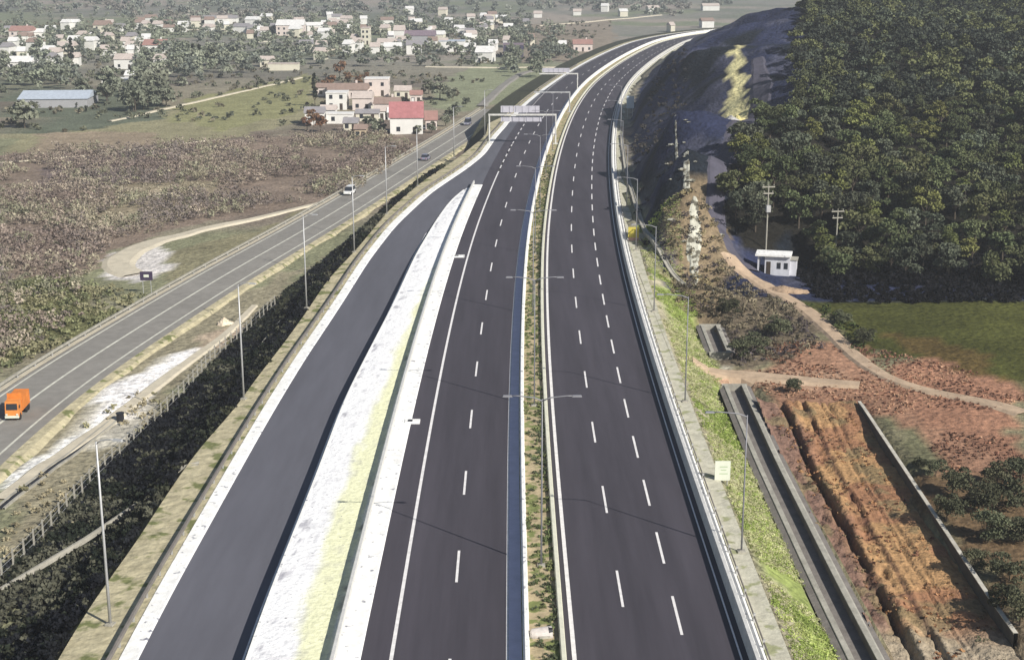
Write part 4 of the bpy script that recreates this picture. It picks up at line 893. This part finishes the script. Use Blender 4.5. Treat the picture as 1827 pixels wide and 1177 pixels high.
hp_(652, 80, 14, 9, 'cream', 'pale', 'tall narrow cream house in the upper middle of the town', 0, 'flat', 12)
hp_(712, 80, 18, 8, 'white', 'pale', 'tall white house right of the tall cream house', 0, 'gable', 12)
hp_(748, 80, 56, 5, 'grey', 'purple', 'wide house with purplish roof in the upper middle of the town', 0, 'gable', 12)
hp_(916, 102, 36, 6, 'dark', 'purple', 'dark blue shed right of the single white house', 0, 'flat', 14)
hp_(1040, 92, 34, 4, 'pink', 'red', 'low house with dull red roof below the motorway bend', 0, 'gable', 10)
hp_(1003, 92, 14, 4, 'white', 'white', 'tiny white house left of the dull red roof', 0, 'gable', 8)
hp_(90, 192, 120, 3.2, 'grey', 'blue', 'long pale blue warehouse roof at the left edge of the plain', 5, 'gable', 20, win=False, rh=2.0, name='warehouse', cat='warehouse')
hp_(36, 136, 42, 6, 'white', 'white', 'bright white house above the long warehouse', 0, 'gable', 10)
hp_(36, 74, 38, 6, 'pink', 'red', 'pink house with red roof near the upper left corner', 0, 'gable', 12)
hp_(180, 62, 26, 6, 'cream', 'brown', 'cream house standing alone in the upper left fields', 0, 'gable', 12)
hp_(275, 96, 40, 4.5, 'white', 'red', 'long white house with red roof left of the grove', 0, 'gable', 12)
hp_(222, 124, 36, 4.5, 'white', 'pale', 'white house in the middle of the left part of the town', 0, 'gable', 10)
hp_(205, 158, 46, 3.2, 'white', 'white', 'low bright white building nearest the fields at the left', 0, 'flat', 10)
hp_(236, 150, 26, 3.6, 'white', 'white', 'small white building behind the low bright one', 0, 'gable', 8)
hp_(115, 98, 30, 4.5, 'cream', 'pale', 'yellowish house beside the lone cypress', 0, 'gable', 10)
hp_(505, 126, 54, 3.0, 'cream', 'pale', 'long low cream wall like building at the field edge', 0, 'flat', 5, win=False)
hp_(475, 120, 22, 3.4, 'cream', 'pale', 'small cream house at the left end of the low building', 0, 'gable', 7)
tiny = [(475, 40, 18), (492, 62, 20), (560, 60, 28), (600, 38, 18), (578, 72, 20), (690, 44, 22), (742, 52, 20), (730, 26, 14), (840, 42, 14), (870, 40, 12), (895, 42, 22), (820, 62, 18), (790, 28, 14), (840, 72, 18), (860, 58, 16), (350, 42, 20), (372, 42, 22), (395, 44, 18), (412, 43, 20),
        (300, 58, 18), (325, 58, 16), (280, 56, 14), (430, 60, 26), (450, 48, 22), (10, 98, 16), (60, 92, 22), (160, 90, 20), (190, 100, 24), (130, 88, 18), (95, 112, 18), (250, 84, 20), (15, 62, 18), (1165, 22, 20), (1268, 20, 30), (1262, 50, 22), (1198, 58, 8), (1112, 30, 14), (960, 32, 14), (1030, 28, 14), (1080, 22, 12), (880, 92, 14), (770, 62, 14), (620, 62, 16), (545, 92, 24), (470, 76, 20), (700, 96, 30), (738, 98, 26)]
for (xa, xb, ya_, yb, n) in ((0, 330, 45, 125, 26), (440, 640, 35, 95, 22), (640, 960, 28, 98, 26), (560, 720, 85, 110, 6), (240, 460, 38, 60, 8)):
    for _ in range(n): tiny.append((rng.uniform(xa, xb), rng.uniform(ya_, yb), rng.uniform(8, 19)))
ws = ['white', 'white', 'white', 'cream']; rs = ['pale', 'white', 'brown', 'pale', 'grey', 'white']
for i, (a, b, w_) in enumerate(tiny):
    hp_(a, b, w_, rng.uniform(3.0, 5.2), ws[int(rng.integers(4))], rs[int(rng.integers(6))], 'small pale house scattered through the distant town', rng.uniform(-12, 12), 'gable', 9, win=False, group='small pale houses of the distant town')

# hut beside the wood
p = at(1385, 498, ZR); r = empty('hut', (p[0], p[1] + 2, h1(p[0], p[1] + 2) - .1), R(-14)); r.scale = (.84, .9, 1.08); tag(r, 'small white hut with a flat roofed porch at the foot of the wooded hill', 'hut')
wmh = mat('hut_wall', c(226, 226, 232), .85, .15, .8)
MB().box(.6, 0, 0, 4.6, 3.6, 2.9).build('wall', wmh, r); MB().box(3.3, .3, 0, 1.6, 2.6, 2.3).build('side_room', wmh, r)
MB().box(-.2, -.1, 2.91, 6.6, 4.4, .22).build('roof', M['concrete'], r); MB().box(3.4, .3, 2.31, 1.8, 2.9, .12).build('side_roof', M['concrete_d'], r)
for yy in (-1.7, 1.5): MB().box(-2.9, yy, 0, .3, .3, 2.9).build('porch_post', wmh, r)
MB().box(-1.0, -1.81, .1, .8, .07, 2.0).build('door', M['door'], r)
for xx in (.9, 2.2): MB().box(xx, -1.81, 1.1, .7, .07, .9).build('window', M['glass'], r)
# utility poles
def upole(px, py, h, label, z=-2.0):
    p = at(px, py, z); r = empty('utility_pole', (p[0], p[1], min(h1(p[0], p[1]), z + 1)), R(8)); tag(r, label, 'utility pole')
    MB().tube([(0, 0, -.5), (0, 0, h)], [.15, .10], 8).build('pole', M['concrete_d'], r)
    for zz, w in ((h - .25, 2.1), (h - 1.3, 1.7)):
        MB().box(0, 0, zz, w, .16, .18).build('crossarm', M['concrete_d'], r)
        for k in (-1, 0, 1): MB().tube([(k * w * .42, 0, zz + .28), (k * w * .42, 0, zz + .5)], .07, 6).build('insulator', M['concrete_d'], r)
    if h > 9: MB().box(.0, -.3, h - 4.2, .7, .6, 1.1).build('transformer', M['steel'], r)
upole(1366, 452, 10.6, 'concrete utility pole with two crossarms behind the white hut'); upole(1490, 462, 8, 'thin utility pole half hidden in the edge of the wood', -2.5)
# spoil heap
def heap(px, py, z, rx, ry, h, col, label, tilt=0):
    p = at(px, py, z); n, m_ = 40, 14; V = [(0, 0, h)]; F = []
    for j in range(1, m_ + 1):
        for k in range(n):
            a = 2 * math.pi * k / n; t = j / m_; w = 1 + .3 * math.sin(a * 3 + 1) * t + .15 * math.sin(a * 7) * t
            x = math.cos(a) * rx * t * w; y = math.sin(a) * ry * t * w; V.append((x, y, h * (1 - t) ** .9 + rng.uniform(-.12, .12) * h - (.3 if j == m_ else 0)))
    for k in range(n): F.append((0, 1 + k, 1 + (k + 1) % n))
    for j in range(m_ - 1):
        for k in range(n): a = 1 + j * n; F.append((a + k, a + n + k, a + n + (k + 1) % n, a + (k + 1) % n))
    mb = MB(); mb.add([(x, y, z_) for x, y, z_ in V], F); o = mb.build('spoil_heap', mat('heap', col, .95, .25, 1.2, bump=.3, bscale=1.5), None, True)
    o.location = (p[0], p[1], h1(p[0], p[1])); tag(o, label, 'heap'); return o
heap(1316, 196, 12.0, 2.4, 4.5, 1.8, c(226, 214, 150), 'pale yellow heap of gravel at the foot of the yellow spill on the hill')
heap(1304, 210, 10.8, 1.6, 2.2, 1.2, c(190, 188, 186), 'small grey heap at the near end of the yellow one')
heap(400, 578, ZL, 1.1, 1.0, 1.0, c(240, 222, 196), 'small pale rubble heap beside the old road')
heap(1395, 525, ZR, 3, 1.6, .9, c(170, 146, 122), 'low brown heap in front of the hut')
# fence posts along the foot of the embankment
pf = MB().box(0, 0, -.3, .16, .16, 2.3, taper=.8).build('tmp', M['concrete_d']); fpd = pf.data; bpy.data.objects.remove(pf)
fl = smooth_xy([at(a, b, ZL)[:2] for a, b in ((-40, 1075), (0, 1040), (70, 975), (130, 900), (185, 845), (222, 808), (255, 775), (300, 737), (349, 683), (382, 640), (433, 605), (494, 546))], 2.2, 2)
r = empty('post_fence', (fl[0][0], fl[0][1], ZL)); tag(r, 'row of pale fence posts with wires along the foot of the embankment', 'fence')
for x, y in fl[:60]:
    p = obj('post', fpd, r); p.location = (x - fl[0][0], y - fl[0][1], h1(x, y) - ZL if h1(x, y) > -7 else 0)
wz = MB()
for zz in (.6, 1.2, 1.75): wz.tube([(x - fl[0][0], y - fl[0][1], zz) for x, y in fl[:60]], .018, 4)
wz.build('wire', M['steel'], r)

# boulders along the crest
def rock_mesh():
    bm = bmesh.new(); bmesh.ops.create_icosphere(bm, subdivisions=2, radius=1)
    for v in bm.verts: v.co *= random.uniform(.72, 1.15); v.co.z *= .7
    me = bpy.data.meshes.new('boulder'); bm.to_mesh(me); bm.free(); me.materials.append(M['rubble']); return me
rocks = [rock_mesh() for _ in range(4)]
for i in range(70):
    t = rng.uniform(0, 1); k = np.linspace(0, 1, len(cr_)); x = np.interp(t, k, [q[0] for q in cr_]) + rng.normal() * 1.9 * (.5 + t); y = np.interp(t, k, [q[1] for q in cr_]) + rng.uniform(-4, 4)
    o = bpy.data.objects.new('boulder', rocks[i % 4]); COL.objects.link(o); o.location = (x, y, h1(x, y)); sc_ = rng.uniform(.2, .62); o.scale = (sc_ * rng.uniform(.8, 1.9), sc_, sc_ * .7); o.rotation_euler = (0, 0, rng.uniform(-.4, .4))
    tag(o, 'pale boulder on the crest between the cutting and the haul road', 'boulder', 'boulders along the crest of the cutting')
# ------------------------------------------------------------------ cars
def car(x, y, z, rz, paint, label, L=4.3, Wd=1.75, Hh=1.45, van=False):
    r = empty('car', (x, y, z), rz); tag(r, label, 'car'); h = Hh
    sec = [(-L / 2, .35, .62, .80), (-L / 2 + .1, .28, .86, .92), (-L * .2, .25, .9, 1), (L * .18, .25, .9, 1), (L * .42, .25, .82, .94), (L / 2, .35, .6, .8)]
    mb = MB(); vs = []
    for x_, z0, z1, k in sec: vs += [(x_, -Wd / 2 * k, z0), (x_, Wd / 2 * k, z0), (x_, Wd / 2 * k * .96, z1), (x_, -Wd / 2 * k * .96, z1)]
    fs = [(i * 4 + a, i * 4 + (a + 1) % 4, i * 4 + 4 + (a + 1) % 4, i * 4 + 4 + a) for i in range(5) for a in range(4)] + [(3, 2, 1, 0), (20, 21, 22, 23)]
    mb.add(vs, fs).build('body', paint, r)
    a0, a1, b0, b1 = (-L * .47, L * .28, -L * .44, L * .12) if van else (-L * .42, L * .24, -L * .28, L * .07)
    w0, w1 = Wd / 2 * .92, Wd / 2 * .74
    MB().add([(a0, -w0, .86), (a1, -w0, .86), (a1, w0, .86), (a0, w0, .86), (b0, -w1, h), (b1, -w1, h), (b1, w1, h), (b0, w1, h)], [(0, 1, 5, 4), (1, 2, 6, 5), (2, 3, 7, 6), (3, 0, 4, 7), (3, 2, 1, 0), (4, 5, 6, 7)]).build('windows', M['glass'], r)
    MB().box((b0 + b1) / 2, 0, h + .005, b1 - b0 + .1, w1 * 2 + .06, .05).build('roof', paint, r)
    for sx in (-.31, .31):
        for sy in (-1, 1): MB().tube([(L * sx, sy * (Wd / 2 - .2), .32), (L * sx, sy * (Wd / 2 + .01), .32)], .33, 12).build('wheel', M['dark_metal'], r)
    for sy in (-1, 1): MB().box(L / 2 - .05, sy * Wd * .32, .56, .1, .3, .14).build('headlight', M['sign_white'], r); MB().box(-L / 2 + .03, sy * Wd * .34, .6, .1, .25, .14).build('tail_light', M['tail'], r)
M['tail'] = mat('tail_light', (.4, .02, .02), .3, .05, 1)
cw = mat('white_car_paint', c(250, 250, 248), .3, .02, 1, spec=.5); cs_ = mat('silver_car_paint', c(176, 176, 196), .3, .02, 1, metallic=.4, spec=.5); cg = mat('grey_car_paint', c(120, 118, 116), .3, .02, 1, metallic=.3); cd = mat('dark_car_paint', (.02, .02, .025), .3, .02, 1)
def oldcar(px, py, side, paint, label, **k):
    p = at(px, py, ZL + .45); i = int(np.argmin(np.hypot(OC[:, 0] - p[0], OC[:, 1] - p[1]))); a = math.atan2(Tt[i, 1], Tt[i, 0]); q = OC[i] + Nn[i] * side
    car(q[0], q[1], ZL + .47, a + (math.pi if side < 0 else 0), paint, label, **k)
oldcar(616, 348, -3.0, cw, 'white car driving on the old road beside the track junction', L=4.6, Hh=1.7, van=True)
oldcar(755, 284, 1.8, cs_, 'pale silver car on the near lane of the old road', L=4.6)
oldcar(836, 222, -1.8, cs_, 'silver van farthest up the old road near the gantry', L=5, Hh=1.9, van=True)

M['orange_l'] = mat('orange_truck_paint', c(238, 150, 74), .45, .10, 1.5, spec=.4)
p = at(32, 740, ZL + .45); i_ = int(np.argmin(np.hypot(OC[:, 0] - p[0], OC[:, 1] - p[1]))); r = empty('truck', (p[0], p[1], ZL + .44), math.atan2(Tt[i_, 1], Tt[i_, 0]) - math.pi / 2 + .12); r.scale = (.74, .74, .84)
tag(r, 'orange truck on the near lane of the old road at the left edge', 'truck')
cb = MB(); cb.add([(-1.05, -3.0, .5), (1.05, -3.0, .5), (1.05, -1.3, .5), (-1.05, -1.3, .5), (-1.0, -2.75, 2.7), (1.0, -2.75, 2.7), (1.0, -1.3, 2.75), (-1.0, -1.3, 2.75)], [(3, 2, 1, 0), (4, 5, 6, 7), (0, 1, 5, 4), (1, 2, 6, 5), (2, 3, 7, 6), (3, 0, 4, 7)]).build('cab', M['orange_l'], r)
MB().add([(-.85, -2.93, 1.55), (.85, -2.93, 1.55), (.82, -2.80, 2.4), (-.82, -2.80, 2.4), (-.85, -2.85, 1.55), (.85, -2.85, 1.55), (.82, -2.72, 2.4), (-.82, -2.72, 2.4)], [(0, 1, 2, 3), (7, 6, 5, 4), (0, 4, 5, 1), (1, 5, 6, 2), (2, 6, 7, 3), (3, 7, 4, 0)]).build('windscreen', M['glass'], r)
MB().box(0, 1.0, .95, 2.2, 4.2, 1.9).box(0, -1.0, 2.85, 2.2, .12, .55).box(0, 3.05, .95, 2.26, .1, 1.95).build('cargo_box', M['orange'], r)
MB().box(0, .6, .55, 1.0, 5.4, .38).build('chassis', M['dark_metal'], r); MB().box(0, -3.06, .45, 2.1, .14, .32).build('bumper', M['sign_white'], r)
for yy in (-2.2, 1.5, 2.6):
    for sx in (-1, 1): MB().tube([(sx * .75, yy, .48), (sx * 1.06, yy, .48)], .48, 14).build('wheel', M['dark_metal'], r)
for sx in (-.8, .8): MB().box(sx, -3.05, .85, .3, .08, .2).build('headlight', M['sign_white'], r)
for sx in (-1.2, 1.2): MB().box(sx, -2.8, 1.8, .1, .14, .45).build('mirror', M['dark_metal'], r)
# ------------------------------------------------------------------ haze
hz = MB().box(0, 2060, -12.5, 6300, 4500, 66.5).build('haze'); hz['kind'] = 'stuff'; hz['label'] = 'thin haze over the plain'
hm = bpy.data.materials.new('haze_air'); hm.use_nodes = True; t = hm.node_tree; t.nodes.clear(); o_ = t.nodes.new('ShaderNodeOutputMaterial'); v_ = t.nodes.new('ShaderNodeVolumePrincipled')
v_.inputs['Color'].default_value = (.86, .88, .92, 1); v_.inputs['Density'].default_value = .00032; v_.inputs['Anisotropy'].default_value = .2; t.links.new(v_.outputs[0], o_.inputs['Volume']); hz.data.materials.append(hm)
print('objects', len(bpy.data.objects))
